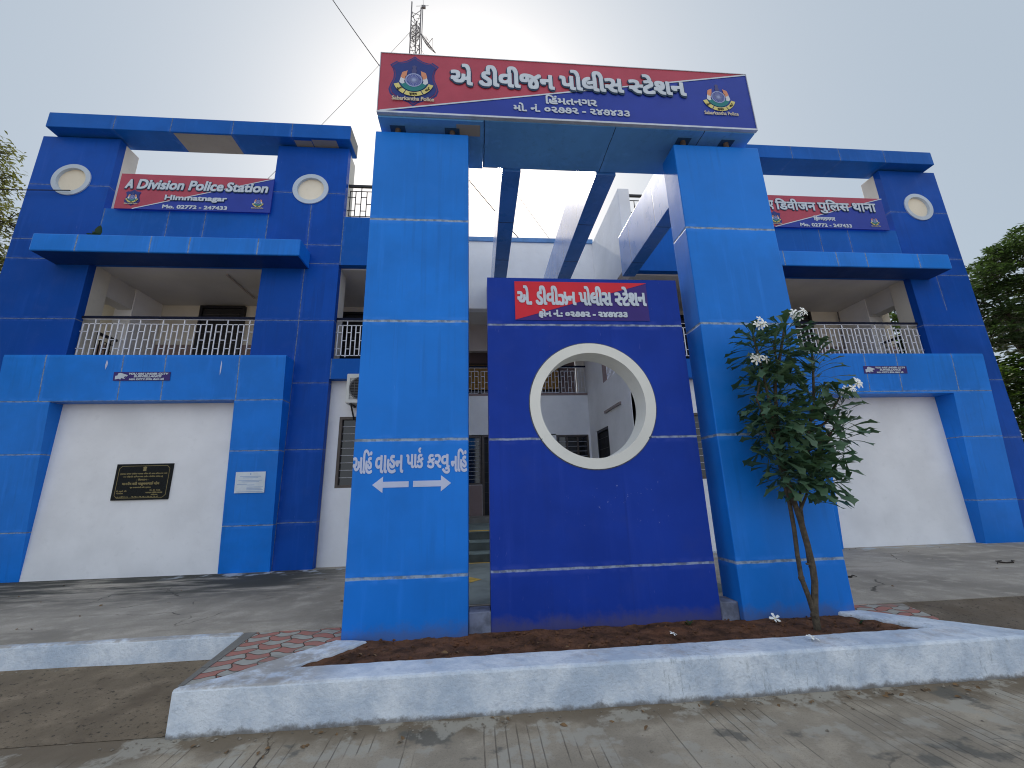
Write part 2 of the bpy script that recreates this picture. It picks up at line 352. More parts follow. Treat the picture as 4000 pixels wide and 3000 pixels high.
# ------------------------------------------------------------------ mesh helpers
class MB:
    def __init__(s): s.v = []; s.f = []; s.mi = []; s.cur = 0
    def add(s, vs, fs):
        o = len(s.v); s.v.extend(tuple(p) for p in vs)
        for f in fs: s.f.append(tuple(i+o for i in f)); s.mi.append(s.cur)
        return s
    def box(s, x0, x1, y0, y1, z0, z1):
        if x1 < x0: x0, x1 = x1, x0
        return s.add([(x0, y0, z0), (x1, y0, z0), (x1, y1, z0), (x0, y1, z0), (x0, y0, z1), (x1, y0, z1), (x1, y1, z1), (x0, y1, z1)],
                     [(0, 3, 2, 1), (4, 5, 6, 7), (0, 1, 5, 4), (1, 2, 6, 5), (2, 3, 7, 6), (3, 0, 4, 7)])
    def quad(s, a, b, c, d): return s.add([a, b, c, d], [(0, 1, 2, 3)])
    def polyxz(s, pts, y):                      # polygon in the x-z plane facing -y
        return s.add([(p[0], y, p[1]) for p in pts], [tuple(range(len(pts)))])
    def slabxz(s, pts, y, th=.002):             # thin solid outline facing -y (pts counter-clockwise seen from the front)
        n = len(pts); vs = [(p[0], y, p[1]) for p in pts]+[(p[0], y+th, p[1]) for p in pts]
        fs = [tuple(range(n)), tuple(range(2*n-1, n-1, -1))]+[(i, i+n, (i+1) % n+n, (i+1) % n) for i in range(n)]
        return s.add(vs, fs)
    def prism(s, pts, z0, z1):                  # polygon in the x-y plane, extruded
        n = len(pts); vs = [(p[0], p[1], z0) for p in pts]+[(p[0], p[1], z1) for p in pts]
        return s.add(vs, [tuple(range(n-1, -1, -1)), tuple(range(n, 2*n))]+[(i, (i+1) % n, (i+1) % n+n, i+n) for i in range(n)])
    def tube(s, path, rad, n=8, cap=True):
        path = [Vector(p) for p in path]
        if isinstance(rad, (int, float)): rad = [rad]*len(path)
        vs = []; fs = []; up = Vector((.13, .31, .94)).normalized()
        for i, p in enumerate(path):
            d = (path[min(i+1, len(path)-1)]-path[max(i-1, 0)]).normalized()
            a = d.cross(up)
            if a.length < .05: a = d.cross(Vector((1, 0, 0)))
            a.normalize(); b = d.cross(a).normalized()
            for k in range(n):
                t = 2*math.pi*k/n; vs.append(p+(a*math.cos(t)+b*math.sin(t))*rad[i])
        for i in range(len(path)-1):
            for k in range(n):
                fs.append((i*n+k, i*n+(k+1) % n, (i+1)*n+(k+1) % n, (i+1)*n+k))
        if cap: fs.append(tuple(range(n-1, -1, -1))); fs.append(tuple(range((len(path)-1)*n, len(path)*n)))
        return s.add(vs, fs)
    def ring(s, cx, cz, r0, r1, y0, y1, n=72):   # annulus tube, axis along y
        vs = []; fs = []
        for k in range(n):
            t = 2*math.pi*k/n; c, q = math.cos(t), math.sin(t)
            vs += [(cx+r0*c, y0, cz+r0*q), (cx+r1*c, y0, cz+r1*q), (cx+r1*c, y1, cz+r1*q), (cx+r0*c, y1, cz+r0*q)]
        for k in range(n):
            a = 4*k; b = 4*((k+1) % n)
            fs += [(a, a+1, b+1, b), (a+1, a+2, b+2, b+1), (a+2, a+3, b+3, b+2), (a+3, a, b, b+3)]
        return s.add(vs, fs)
    def disc(s, cx, cz, r, y, n=32, rz=None):
        return s.polyxz([(cx+r*math.cos(2*math.pi*k/n), cz+(rz or r)*math.sin(2*math.pi*k/n)) for k in range(n)], y)
    def plate_hole(s, x0, x1, y0, y1, z0, z1, cx, cz, r, n=72):
        ang = [2*math.pi*k/n for k in range(n)]+[math.atan2(z-cz, x-cx) % (2*math.pi) for x in (x0, x1) for z in (z0, z1)]
        ang = sorted(set(round(a, 6) for a in ang)); m = len(ang); vs = []
        for a in ang:
            c, q = math.cos(a), math.sin(a); t = 1e9
            if c > 1e-9: t = min(t, (x1-cx)/c)
            if c < -1e-9: t = min(t, (x0-cx)/c)
            if q > 1e-9: t = min(t, (z1-cz)/q)
            if q < -1e-9: t = min(t, (z0-cz)/q)
            for y in (y0, y1): vs += [(cx+r*c, y, cz+r*q), (cx+t*c, y, cz+t*q)]
        fs = []
        for i in range(m):
            a = 4*i; b = 4*((i+1) % m)
            fs += [(a, a+1, b+1, b), (a+3, a+2, b+2, b+3), (a+1, a+3, b+3, b+1), (a+2, a, b, b+2)]
        return s.add(vs, fs)
    def build(s, name, mats, parent=None, smooth=False, bevel=0., recalc=False):
        me = bpy.data.meshes.new(name); me.from_pydata(s.v, [], s.f)
        if not isinstance(mats, (list, tuple)): mats = [mats]
        for m in mats: me.materials.append(m)
        if len(mats) > 1: me.polygons.foreach_set('material_index', s.mi)
        if recalc:
            b = bmesh.new(); b.from_mesh(me); bmesh.ops.recalc_face_normals(b, faces=b.faces); b.to_mesh(me); b.free()
        if smooth:
            me.polygons.foreach_set('use_smooth', [True]*len(me.polygons))
            me.set_sharp_from_angle(angle=R(38))
        me.update()
        o = bpy.data.objects.new(name, me); COL.objects.link(o)
        if parent is not None:
            o.parent = parent
            if parent.type == 'EMPTY': o.location = -parent.location
        if bevel:
            md = o.modifiers.new('bevel', 'BEVEL'); md.width = bevel; md.segments = 2; md.limit_method = 'ANGLE'; md.angle_limit = R(40)
        return o

def tag(o, label, cat, group=None):
    o['label'] = label; o['category'] = cat
    if group: o['group'] = group
    return o
def thing(name, label, cat, loc=(0, 0, 0), group=None):
    o = bpy.data.objects.new(name, None); COL.objects.link(o); o.location = loc; o.empty_display_size = .3
    return tag(o, label, cat, group)
def struct(o): o['kind'] = 'structure'; return o

# ------------------------------------------------------------------ ground
m = MB(); m.quad((-900, -900, -.03), (900, -900, -.03), (900, 900, -.03), (-900, 900, -.03)); struct(m.build('ground', mt['earth']))
m = MB(); m.quad((-60, -14, 0), (60, -14, 0), (60, 3.78, 0), (-60, 3.78, 0)); struct(m.build('road', mt['road']))
m = MB()
for i in range(40):                                    # driveway climbing to the low kerb on the left
    x0, x1 = -60+i*1.445, -60+(i+1)*1.445
    m.quad((x0, 3.72, .004), (x1, 3.72, .004), (x1, 4.98, .105), (x0, 4.98, .105))
struct(m.build('ramp', mt['ramp']))
m = MB(); m.quad((4.4, 3.72, .004), (60, 3.72, .004), (60, 4.83, .306), (4.4, 4.83, .306)); struct(m.build('ramp', mt['rampR']))
m = MB()
for x0, x1, y0 in ((-60, -1.6, 5.0), (-1.6, -.3, 5.02), (-.3, 3.0, 5.6), (3.0, 60, 4.835)):
    m.box(x0, x1, y0, 30, -.02, .31)
struct(m.build('pavement', mt['apron']))
m = MB(); m.quad((-.3, 4.6, .12), (3., 4.6, .12), (3., 5.6, .12), (-.3, 5.6, .12)); struct(m.build('drain_channel', mt['conc']))

def wob(pts, step=.06, amp=.008):
    out = []
    for i, p in enumerate(pts):
        q = pts[(i+1) % len(pts)]; d = math.dist(p, q); k = max(1, int(d/step))
        for j in range(k):
            t = j/k; a = amp if 0 < j else amp*.5
            out.append((p[0]+(q[0]-p[0])*t+random.uniform(-a, a), p[1]+(q[1]-p[1])*t+random.uniform(-a, a)))
    return out
outline = [(-2.24, 3.69), (5.10, 3.69), (4.54, 4.23), (4.11, 4.66), (3.80, 4.70), (4.27, 4.03), (-1.57, 4.0), (-1.05, 4.55), (-1.37, 4.625), (-1.83, 4.10), (-2.02, 3.88), (-2.235, 3.75)]
m = MB(); m.prism(wob(outline), -.04, .31)
o = m.build('planter_kerb', mt['wash'], bevel=.022, smooth=False)
tag(o, 'thick whitewashed concrete kerb around the triangular soil bed in front of the gate', 'kerb')
m = MB(); m.prism(wob([(-60, 4.93), (-2.42, 4.93), (-2.40, 5.03), (-60, 5.03)], .5, .01), -.02, .311)
o = m.build('kerb', mt['wash'], bevel=.02); tag(o, 'long low whitewashed kerb along the left concrete apron', 'kerb')
m = MB()
m.prism([(-2.20, 3.76), (-2.02, 3.885), (-1.83, 4.105), (-1.37, 4.63), (-1.30, 4.64), (-1.30, 5.02), (-2.28, 5.0)], -.02, .304)
m.cur = 1; m.prism([(-2.238, 3.755), (-2.20, 3.76), (-2.28, 5.0), (-2.40, 4.99)], -.02, .309)
m.cur = 0; m.prism([(4.12, 4.665), (4.545, 4.24), (4.60, 4.26), (4.79, 4.80), (4.3, 4.89), (4.06, 4.9), (4.06, 4.68)], -.02, .304)
struct(m.build('paving', [mt['paver'], mt['conc']]))
# soil bed
m = MB(); nx, ny = 150, 26; x0, x1, y0, y1 = -1.75, 4.55, 3.9, 5.0
from mathutils import noise as MN
for j in range(ny+1):
    for i in range(nx+1):
        x = x0+(x1-x0)*i/nx; y = y0+(y1-y0)*j/ny
        h = .274+.024*MN.noise((x*2.2, y*2.6, 1))+.018*MN.noise((x*8, y*9, 4))+.011*MN.noise((x*22, y*24, 7))
        m.v.append((x, y, h-.10*max(0, y-4.62)))
for j in range(ny):
    for i in range(nx):
        xa = x0+(x1-x0)*(i+.5)/nx; ya = y0+(y1-y0)*(j+.5)/ny
        if xa < -1.62+(ya-4.0)*.9-.06 or xa > 4.32-(ya-4.0)*.68+.06: continue
        a = j*(nx+1)+i; m.f.append((a, a+1, a+nx+2, a+nx+1)); m.mi.append(0)
struct(m.build('soil', mt['soil'], smooth=True))
m = MB()
for i in range(520):
    y = random.uniform(4.05, 4.66); x = random.uniform(-1.5+(y-4)*.9, 4.2-(y-4)*.7); r = random.choice((.006, .008, .01, .014, .022))
    z = .279+.024*MN.noise((x*2.2, y*2.6, 1))
    vs = [Vector((random.uniform(.6, 1.2)*a, random.uniform(.6, 1.2)*b, random.uniform(.5, 1)*c))*r+Vector((x, y, z)) for a, b, c in ((1, 0, 0), (0, 1, 0), (-1, 0, 0), (0, -1, 0), (0, 0, 1), (0, 0, -1))]
    m.add(vs, [(0, 1, 4), (1, 2, 4), (2, 3, 4), (3, 0, 4), (1, 0, 5), (2, 1, 5), (3, 2, 5), (0, 3, 5)])
o = m.build('soil_clods', mt['soil']); o['kind'] = 'stuff'; tag(o, 'loose red brown clods and crumbs scattered over the soil bed', 'soil')

# ------------------------------------------------------------------ the police station
ST = thing('police_station', 'two storey blue and white police station with two wings either side of a recessed porch', 'building', (1.36, 8.8, .31))
def part(mb, name, mat, parent=None, **k): return mb.build(name, mat, parent or ST, **k)

def railing(par, T, L, z0, style='white', name='railing', t=.0095):
    """railing of length L; T(u, y, z) turns its own run into the scene"""
    white = style == 'white'; bars = MB(); hand = MB()
    def bx(mb, u0, u1, za, zb, d=.009):
        c = [T(u, y, z) for z in (za, zb) for (u, y) in ((u0, -d), (u1, -d), (u1, d), (u0, d))]
        mb.add(c, [(0, 3, 2, 1), (4, 5, 6, 7), (0, 1, 5, 4), (1, 2, 6, 5), (2, 3, 7, 6), (3, 0, 4, 7)])
    H = .92; top = z0+H
    bx(hand, 0, L, top-.055, top, .03)
    if white: bx(bars, 0, L, top-.07, top-.055)
    ztop = top-.165; zb = z0+.03
    n = max(1, round(L/.90)); pw = L/n
    for k in range(n):
        a = k*pw+.045; b = (k+1)*pw-.045; q = (b-a)/7
        bx(bars, a, b, ztop-.014, ztop)
        bx(bars, a, b, zb, zb+.014)
        for i in range(8):
            u = a+i*q; up = i in (2, 6) or (k == 0 and i == -1)
            bx(bars, u-t, u+t, zb-.03 if up else zb, top-.06 if up else ztop)
        for i in range(8):
            u0, u1 = a+i*q, a+(i+1)*q
            if i == 7: u1 = b+.09
            for jj, zz in enumerate((ztop-.185, ztop-.375, ztop-.57)):
                if (i+jj) % 2 == 0: bx(bars, u0, u1, zz, zz+.013)
        if k == 0:
            bx(bars, 0, a, ztop-.185, ztop-.172); bx(bars, 0, a, ztop-.57, ztop-.557)
    r = bars.build(name, mt['railw'] if white else mt['black'], par)
    hand.build('handrail', mt['navy'] if white else mt['black'], r)
    return r

def window(par, x0, x1, z0, z1, y, nv=2, wall=None, bars=8, swap=False):
    """sliding window in a wall that faces -y (or -x when swap): frame, glass, grille, dark room behind"""
    def P(mb, a0, a1, b0, b1, c0, c1):
        if swap: mb.box(b0, b1, a0, a1, c0, c1)
        else: mb.box(a0, a1, b0, b1, c0, c1)
    f = MB(); t = .055
    P(f, x0, x0+t, y-.02, y+.10, z0, z1); P(f, x1-t, x1, y-.02, y+.10, z0, z1)
    P(f, x0+t, x1-t, y-.02, y+.10, z1-t, z1); P(f, x0+t, x1-t, y-.02, y+.10, z0, z0+t)
    for k in range(1, nv):
        xm = x0+(x1-x0)*k/nv; P(f, xm-.028, xm+.028, y+.01, y+.08, z0+t, z1-t)
    fo = f.build('window', mt['brown'], par)
    g = MB(); P(g, x0+t, x1-t, y+.045, y+.052, z0+t, z1-t); g.build('glass', mt['glass'], fo)
    gr = MB()
    for k in range(1, bars+1):
        z = z0+t+(z1-z0-2*t)*k/(bars+1); P(gr, x0+t, x1-t, y+.022, y+.032, z-.006, z+.006)
    gr.build('grille', mt['grille'], fo)
    return fo

def door(par, x0, x1, z0, z1, y, mat='black', swap=False):
    def P(mb, a0, a1, b0, b1, c0, c1):
        if swap: mb.box(b0, b1, a0, a1, c0, c1)
        else: mb.box(a0, a1, b0, b1, c0, c1)
    f = MB(); t = .07
    P(f, x0, x0+t, y-.025, y+.08, z0, z1); P(f, x1-t, x1, y-.025, y+.08, z0, z1); P(f, x0+t, x1-t, y-.025, y+.08, z1-t, z1)
    fo = f.build('door', mt['brown'] if mat != 'black' else mt['black'], par)
    p = MB(); P(p, x0+t, x1-t, y+.03, y+.06, z0, z1-t); xm = (x0+x1)/2
    w = (x1-x0)/2-t
    for s in (x0+t+.02, xm+.02):
        for za, zb in ((z0+.1, z0+.9), (z0+1.0, z0+(z1-z0)*.78), (z0+(z1-z0)*.82, z1-t-.08)):
            P(p, s+.05, s+w-.09, y+.018, y+.029, za, zb)
    p.build('door_leaf', mt['inside'], fo)
    g = MB()
    for k in range(7):
        z = z0+.35+k*(z1-z0-.6)/6; P(g, x0+t, x1-t, y+.006, y+.014, z-.005, z+.005)
    g.build('door_grille', plain('dull_grille', (.07, .065, .06), .5, .1, 9), fo)
    return fo

def wing(L):
    X = (lambda x: x) if L else (lambda x: 2.72-x)
    def bx(mb, a, b, *k): mb.box(min(X(a), X(b)), max(X(a), X(b)), *k)
    dk = mt['darkL'] if L else mt['darkR']
    # columns: blue faced plate with a porthole, cream core behind
    for a, b, c, cz in ((-10.1, -8.41, -9.235 if L else -9.28, 8.82 if L else 8.85), (-4.81, -3.14, -3.945, 8.78)):
        m = MB(); m.plate_hole(min(X(a), X(b)), max(X(a), X(b)), 8.80, 8.97, .2, 10.0, X(c), cz, .33)
        part(m, 'column', dk)
        m = MB(); bx(m, a+.003, b-.003, 8.972, 9.36, .2, 9.985); part(m, 'column_core', mt['cream'], bevel=.01)
        m = MB(); m.ring(X(c), cz, .31, .412, 8.775, 8.965); ro = part(m, 'porthole_ring', mt['ring2'], smooth=True)
        m = MB(); m.disc(X(c), cz, .312, 8.84); m.build('porthole_disc', mt['discs'], ro)
        for xx in (a+.25, b-.25):
            m = MB(); bx(m, xx-.1, xx+.1, 8.95, 9.15, 9.97, 10.07); part(m, 'beam_stub', mt['rust'])
    # roof beam
    m = MB(); bx(m, -9.86, -3.06, 8.56, 9.18, 10.05, 10.455)
    bo = part(m, 'roof_beam', mt['beamL'] if L else mt['beamR'], bevel=.012)
    if L:
        for q in ((-7.12, -5.82, 8.60, 9.17, 10.045, 10.049), (-4.40, -4.0, 8.66, 9.17, 10.045, 10.049), (-3.98, -3.4, 8.62, 9.17, 10.045, 10.049), (-3.058, -3.054, 8.60, 9.17, 10.07, 10.44)):
            m = MB(); m.box(*q); m.build('bare_panel', mt['raw'], bo)
    # parapet panel, canopy
    m = MB(); bx(m, -8.408, -4.812, 8.803, 8.97, 6.72, 8.10); part(m, 'parapet_panel', mt['panelL'] if L else mt['panelR'])
    m = MB(); bx(m, -9.10 if L else -8.95, -3.79, 8.25, 8.799, 6.665, 7.06); part(m, 'canopy', mt['canL'] if L else mt['canR'], bevel=.02)
    m = MB(); bx(m, -9.07 if L else -8.92, -3.82, 8.28, 8.795, 6.659, 6.663); part(m, 'canopy_soffit', mt['soff'])  # thin sheet of darker navy laid under the canopy
    # leaning light blue portal frame
    yb, yt = (8.735, 8.41) if L else (8.57, 8.27)
    def yf(z):
        t = max(0, (z-.31)/4.19); return yb+(yt-yb)*(t**.92)
    zs = [.18, .31, .9, 1.5, 2.1, 2.7, 3.2, 3.55, 3.9, 4.2, 4.42, 4.475]
    def lean(a, b, z0, z1):
        xa, xb = sorted((X(a), X(b))); zz = [z0]+[z for z in zs if z0 < z < z1]+[z1]; vs = []; fs = []
        for z in zz:
            y = yf(z)+(.012 if z > 4.46 else 0); vs += [(xa, y, z), (xb, y, z), (xb, 8.798, z), (xa, 8.798, z)]
        for i in range(len(zz)-1):
            o = 4*i
            for k in range(4): fs.append((o+k, o+(k+1) % 4, o+4+(k+1) % 4, o+4+k))
        fs += [(3, 2, 1, 0), tuple(4*(len(zz)-1)+k for k in range(4))]
        return vs, fs
    xo = -9.15 if L else -9.04; xi = -8.18 if L else -8.07
    m = MB()
    m.add(*lean(xo, xi, .18, 3.55)); m.add(*lean(-4.81, -3.89, .18, 3.55)); m.add(*lean(xo, -3.89, 3.55, 4.475))
    part(m, 'portal_frame', mt['frL'] if L else mt['frR'])
    if L:
        for x, z0, z1, w in ((-7.27, 4.17, 4.37, .022), (-5.13, 4.05, 4.36, .014)):
            m = MB(); y = yf(z1)-.012; y2 = yf(z0)-.004
            m.add([(x-w*.2, yf(z1)-.003, z1), (x+w, yf(z1-.06)-.003, z1-.06), (x+w*.7, yf(z0+.08)-.003, z0+.08), (x-w*.5, y2+.001, z0), (x-w, yf(z0+.1)-.003, z0+.1)], [(4, 3, 2, 1, 0)])
            part(m, 'paint_drip', mt['paint'])
    m = MB(); bx(m, -8.35, -4.72, 8.75, 8.797, .2, 3.62); part(m, 'infill_wall', mt['white'])
    # balcony behind
    m = MB(); bx(m, -10.05, -3.15, 8.80, 8.97, 3.6, 4.44) if False else None
    m = MB(); bx(m, -10.1, -.80, 8.975, 12.7, 4.30, 4.45); part(m, 'balcony_floor', mt['conc'])
    m = MB(); bx(m, -10.1, -1.07, 8.975, 11.2, 6.75, 6.95); part(m, 'balcony_ceiling', mt['ceil'])
    m = MB(); bx(m, -10.1, -.79, 11.0, 11.2, 4.45, 6.748); part(m, 'balcony_wall', mt['cream'])
    m = MB(); bx(m, -10.1, -.79, 10.994, 10.999, 4.452, 5.62); part(m, 'dado', mt['mauve'])
    m = MB(); bx(m, -8.82, -8.412, 10.1, 10.99, 4.452, 6.748); part(m, 'pier', mt['white2'])
    m = MB(); bx(m, -8.75, -8.43, 9.363, 10.098, 6.2, 6.748); part(m, 'lintel', mt['ceil'])
    door(ST, min(X(-7.39), X(-6.25)), max(X(-7.39), X(-6.25)), 4.452, 6.70, 10.90)
    door(ST, min(X(-3.7), X(-1.9)), max(X(-3.7), X(-1.9)), 4.452, 6.55, 10.90)
    railing(ST, (lambda u, y, z: (-8.40+u, 8.945+y, z)) if L else (lambda u, y, z: (2.72+8.40-u, 8.945-y, z)), 3.58, 4.60)
    railing(ST, (lambda u, y, z: (-8.62-y, 9.37+u, z)) if L else (lambda u, y, z: (2.72+8.62+y, 9.37+u, z)), .73, 4.50, 'black')
    m = MB()
    if L:
        m.box(-5.84, -5.80, 9.25, 10.5, 6.715, 6.745); m.tube([(-5.35, 9.85, 6.735), (-4.8, 9.95, 6.735)], .012)
        part(m, 'ceiling_batten', mt['beige'])
    else:
        m.tube([(11.02, 10.9, 6.7), (11.0, 10.9, 6.2), (11.0, 10.95, 4.5)], .018); part(m, 'downpipe', mt['steel'])
    # middle bay between the wing and the porch
    m = MB(); bx(m, -3.138, -.79, 8.803, 8.97, 6.78, 8.05); part(m, 'parapet_panel', mt['panelM'])
    m = MB(); bx(m, -3.138, -.79, 8.803, 8.99, 4.07, 4.52); part(m, 'balcony_band', mt['panelM'])
    m = MB()                                    # white ground floor wall around its window
    for a, b, z0, z1 in ((-3.14, -2.92, .2, 4.1), (-1.5, -.79, .2, 4.1), (-2.92, -1.5, .2, 1.805), (-2.92, -1.5, 3.28, 4.1)):
        bx(m, a, b, 9.0, 9.2, z0, z1)
    part(m, 'bay_wall', mt['white'])
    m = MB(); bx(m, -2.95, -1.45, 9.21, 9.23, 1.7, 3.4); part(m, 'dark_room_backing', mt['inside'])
    window(ST, min(X(-2.92), X(-1.5)), max(X(-2.92), X(-1.5)), 1.805, 3.28, 9.03, 2)
    railing(ST, (lambda u, y, z: (-3.13+u, 8.945+y, z)) if L else (lambda u, y, z: (2.72+3.13-u, 8.945-y, z)), 2.3, 4.60)
    railing(ST, (lambda u, y, z: (-3.14+u, 9.03+y, z)) if L else (lambda u, y, z: (2.72+3.14-u, 9.03-y, z)), 2.05, 8.20, 'black', 'roof_railing')
    # parapet of the roof terrace beside the porch, porch side walls
    m = MB(); bx(m, -1.06, -.78, 8.5, 11.15, 6.70, 8.86); part(m, 'side_parapet', mt['white2'], bevel=.008)
    m = MB()
    for y0, y1, z0, z1 in ((9.0, 10.82, .31, 4.5), (11.94, 12.8, .31, 4.5), (10.82, 11.94, 3.29, 4.5), (10.92, 12.8, 4.5, 6.698)):
        bx(m, -.98, -.78, y0, y1, z0, z1)
    part(m, 'porch_side_wall', mt['white2'])
    for ya in (10.88, 9.2):
        m = MB(); bx(m, -.985, -.776, ya, ya+.038, 4.5, 6.698); part(m, 'opening_jamb', mt['mauve'])
    railing(ST, (lambda u, y, z: (-.88-y, 9.25+u, z)) if L else (lambda u, y, z: (3.60+y, 9.25+u, z)), 1.62, 4.50, 'white')
    m = MB(); bx(m, -10.1, -1.07, 8.98, 14, 8.0, 8.04); part(m, 'roof_terrace', mt['conc'])
    m = MB()                                    # blank rear and outer walls of the wing
    bx(m, -10.0, -.79, 13.8, 14.0, .2, 8.0); bx(m, -10.1, -9.95, 8.98, 14, .2, 4.29); bx(m, -10.1, -9.95, 11.2, 14, 4.29, 8.0)
    part(m, 'rear_wall', mt['white2'])
wing(True); wing(False)

# recessed porch
m = MB(); m.box(-.779, 3.499, 10.9, 11.15, 6.70, 8.86); part(m, 'porch_fascia', mt['white2'])
m = MB(); m.box(-.80, 3.52, 10.86, 11.17, 8.862, 9.0); part(m, 'fascia_cap', plain('pale_blue_cap', (.10, .24, .50), .5, .15, 4))
m = MB(); m.box(-.778, 3.498, 11.15, 14.2, 6.92, 7.05); part(m, 'porch_ceiling', mt['ceil'])
m = MB(); m.box(-.778, 3.498, 12.6, 12.8, 6.02, 6.919); part(m, 'downstand_beam', mt['beige'])
m = MB(); m.box(-.778, 3.498, 12.60, 14.2, 4.36, 4.54); part(m, 'upper_floor', mt['white2'])
m = MB(); m.box(-.778, 3.498, 12.597, 12.66, 4.541, 4.61); part(m, 'railing_plinth', mt['mauve'])
m = MB()                                        # ground floor wall with openings
for a, b, z0, z1 in ((-.778, 2.42, 3.33, 4.359), (2.42, 3.498, 3.29, 4.359), (-.778, .137, .85, 1.86), (2.30, 3.498, .85, 1.86), (2.30, 2.42, 1.86, 3.29), (3.43, 3.498, 1.86, 3.29), (-.778, -.72, 1.86, 3.33)):
    m.box(a, b, 12.60, 12.78, z0, z1)
part(m, 'porch_wall', mt['white2'])
for a, b in ((-.775, .13), (2.31, 3.495)):
    m = MB(); m.box(a, b, 12.594, 12.599, .852, 1.85); part(m, 'dado', mt['mauve'])
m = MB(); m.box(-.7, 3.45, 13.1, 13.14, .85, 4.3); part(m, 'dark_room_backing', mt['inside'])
window(ST, -.72, .12, 1.86, 3.30, 12.62, 2, bars=11)
window(ST, 2.42, 3.43, 1.86, 3.29, 12.62, 3, bars=8)
door(ST, .14, 2.30, .99, 3.33, 12.64, 'brown')
door(ST, 10.82, 11.94, .9, 3.29, 3.54, 'black', swap=True)
window(ST, -.7, 2.9, 4.95, 6.0, 13.9, 3, bars=6)
m = MB(); m.box(-.66, 2.86, 13.86, 13.89, 5.05, 5.9)
for k in range(9): m.box(-.66, 2.86, 13.845, 13.859, 5.08+k*.095, 5.085+k*.095+.07)
part(m, 'ochre_blind', mt['ochre'])
m = MB(); m.box(-.778, 3.498, 14.0, 14.2, 4.54, 6.92); part(m, 'upper_wall', mt['mauve'])
railing(ST, lambda u, y, z: (-.77+u, 12.63+y, z), 4.26, 4.60, t=.006)
# steps and floor
for i, y in enumerate((8.78, 9.11, 9.44)):
    m = MB(); m.box(-.777, 3.497, y, 12.59 if i == 2 else (9.109, 9.439)[i], .30, .49+.18*i-.03); so_ = part(m, 'step', mt['stone'])
    m = MB(); m.box(-.777, 3.497, y-.01, 12.59 if i == 2 else (9.099, 9.429)[i], .461+.18*i, .49+.18*i); m.build('tread', mt['stonetop'], so_)
    if i == 2: m = MB(); m.box(-.776, 3.496, 9.422, 9.47, .84, .856); m.build('yellow_line', mt['yellow'], so_)
    if i == 0: m = MB(); m.box(-.776, 3.496, 8.70, 8.765, .305, .316); m.build('yellow_line', mt['yellow'], so_)
m = MB(); m.box(-.776, 3.496, 11.6, 12.59, .851, .99); part(m, 'door_plinth', mt['conc'])
m = MB(); m.quad((-.7, 5.65, .314), (3.4, 5.65, .314), (3.4, 8.69, .314), (-.7, 8.69, .314))
struct(m.build('painted_floor', plain('worn_green_grey_floor', (.20, .225, .21), .7, .35, 1.6)))
m = MB(); m.add([(-.45, 6.92, .319), (-.12, 6.92, .319), (.06, 7.13, .319), (-.12, 7.33, .319), (-.45, 7.33, .319)], [(0, 1, 2, 3, 4)])
struct(m.build('floor_arrow', mt['yellow']))
m = MB(); m.quad((2.62, 6.3, .319), (3.2, 6.3, .319), (3.2, 6.42, .319), (2.62, 6.42, .319)); struct(m.build('floor_stripe', mt['yellow']))

m = MB(); m.box(3.455, 3.499, 9.65, 10.93, 3.64, 3.70); o = m.build('tube_light', mt['tube'])
tag(o, 'slim fluorescent batten fixed on the white porch wall, seen through the round opening', 'lamp')

# ------------------------------------------------------------------ entrance gate
GT = thing('entrance_gate', 'tall blue entrance gate with two pillars, header beam and slab pierced by a round opening', 'gate', (1.36, 4.8, .31))
def gp(mb, name, mat, **k): return mb.build(name, mat, GT, **k)
m = MB(); m.box(-1.33, -.10, 4.63, 5.0, .15, 6.35); lp = gp(m, 'pillar', mt['gate'], bevel=.012); lp['label'] = 'left light blue pillar with painted parking notice'
m = MB(); m.box(2.79, 4.055, 4.63, 5.0, .15, 6.35); rp = gp(m, 'pillar', mt['gate'], bevel=.012)
m = MB(); m.plate_hole(.133, 2.592, 4.72, 5.03, .15, 4.262, 1.372, 2.625, .74); sl = gp(m, 'screen_wall', mt['slab'])
m = MB(); m.ring(1.372, 2.625, .635, .757, 4.708, 5.034, 128); ring = gp(m, 'porthole_ring', mt['ring'], smooth=True)
m = MB()
for a in (-1, 1):
    xa = 1.372+a*.560; xb = 1.372+a*.637
    m.box(min(xa+a*.07, xb), max(xa+a*.07, xb+a*.025), 4.7055, 4.709, 2.214, 2.226)
m.build('ring_joint', mt['shade'], ring)
m = MB(); m.ring(1.372, 2.625, .7571, .769, 4.7175, 4.7199, 128); m.build('ring_edge_line', plain('ring_edge_dark', (.09, .10, .13), .9, .4, 20), ring)  # narrow dark line around the outer edge of the ring
m = MB(); m.box(-1.28, .10, 4.502, 5.335, 6.445, 7.462); m.box(.102, 3.94, 4.502, 5.33, 6.462, 7.46); hd = gp(m, 'header_beam', mt['header'])
m = MB(); m.box(-.26, .06, 4.56, 4.74, 6.441, 6.4445); m.build('bare_soffit_panel', mt['raw'], hd)
for x in (-1.05, -.32, 2.97, 3.62):
    m = MB(); m.tube([(x, 4.69, 6.34), (x, 4.69, 6.47)], .038, 12); st = gp(m, 'support_stub', mt['rust'], smooth=True)
    m = MB(); zc = 6.4405 if x < .1 else 6.4575; m.box(x-.10, x+.10, 4.62, 4.80, zc, zc+.003); m.build('recess_shade', mt['cut'], st)  # flat darker sheet, its colour standing for shade in a cut recess
mt['sill'] = plain('grey_blue_sill', (.16, .18, .25), .85, .35, 9)
for q in ((-.099, .132, 4.72, 4.95, .2, .46), (2.593, 2.789, 4.70, 4.95, .2, .44)):
    m = MB(); m.box(*q); gp(m, 'sill', mt['sill'], bevel=.012)
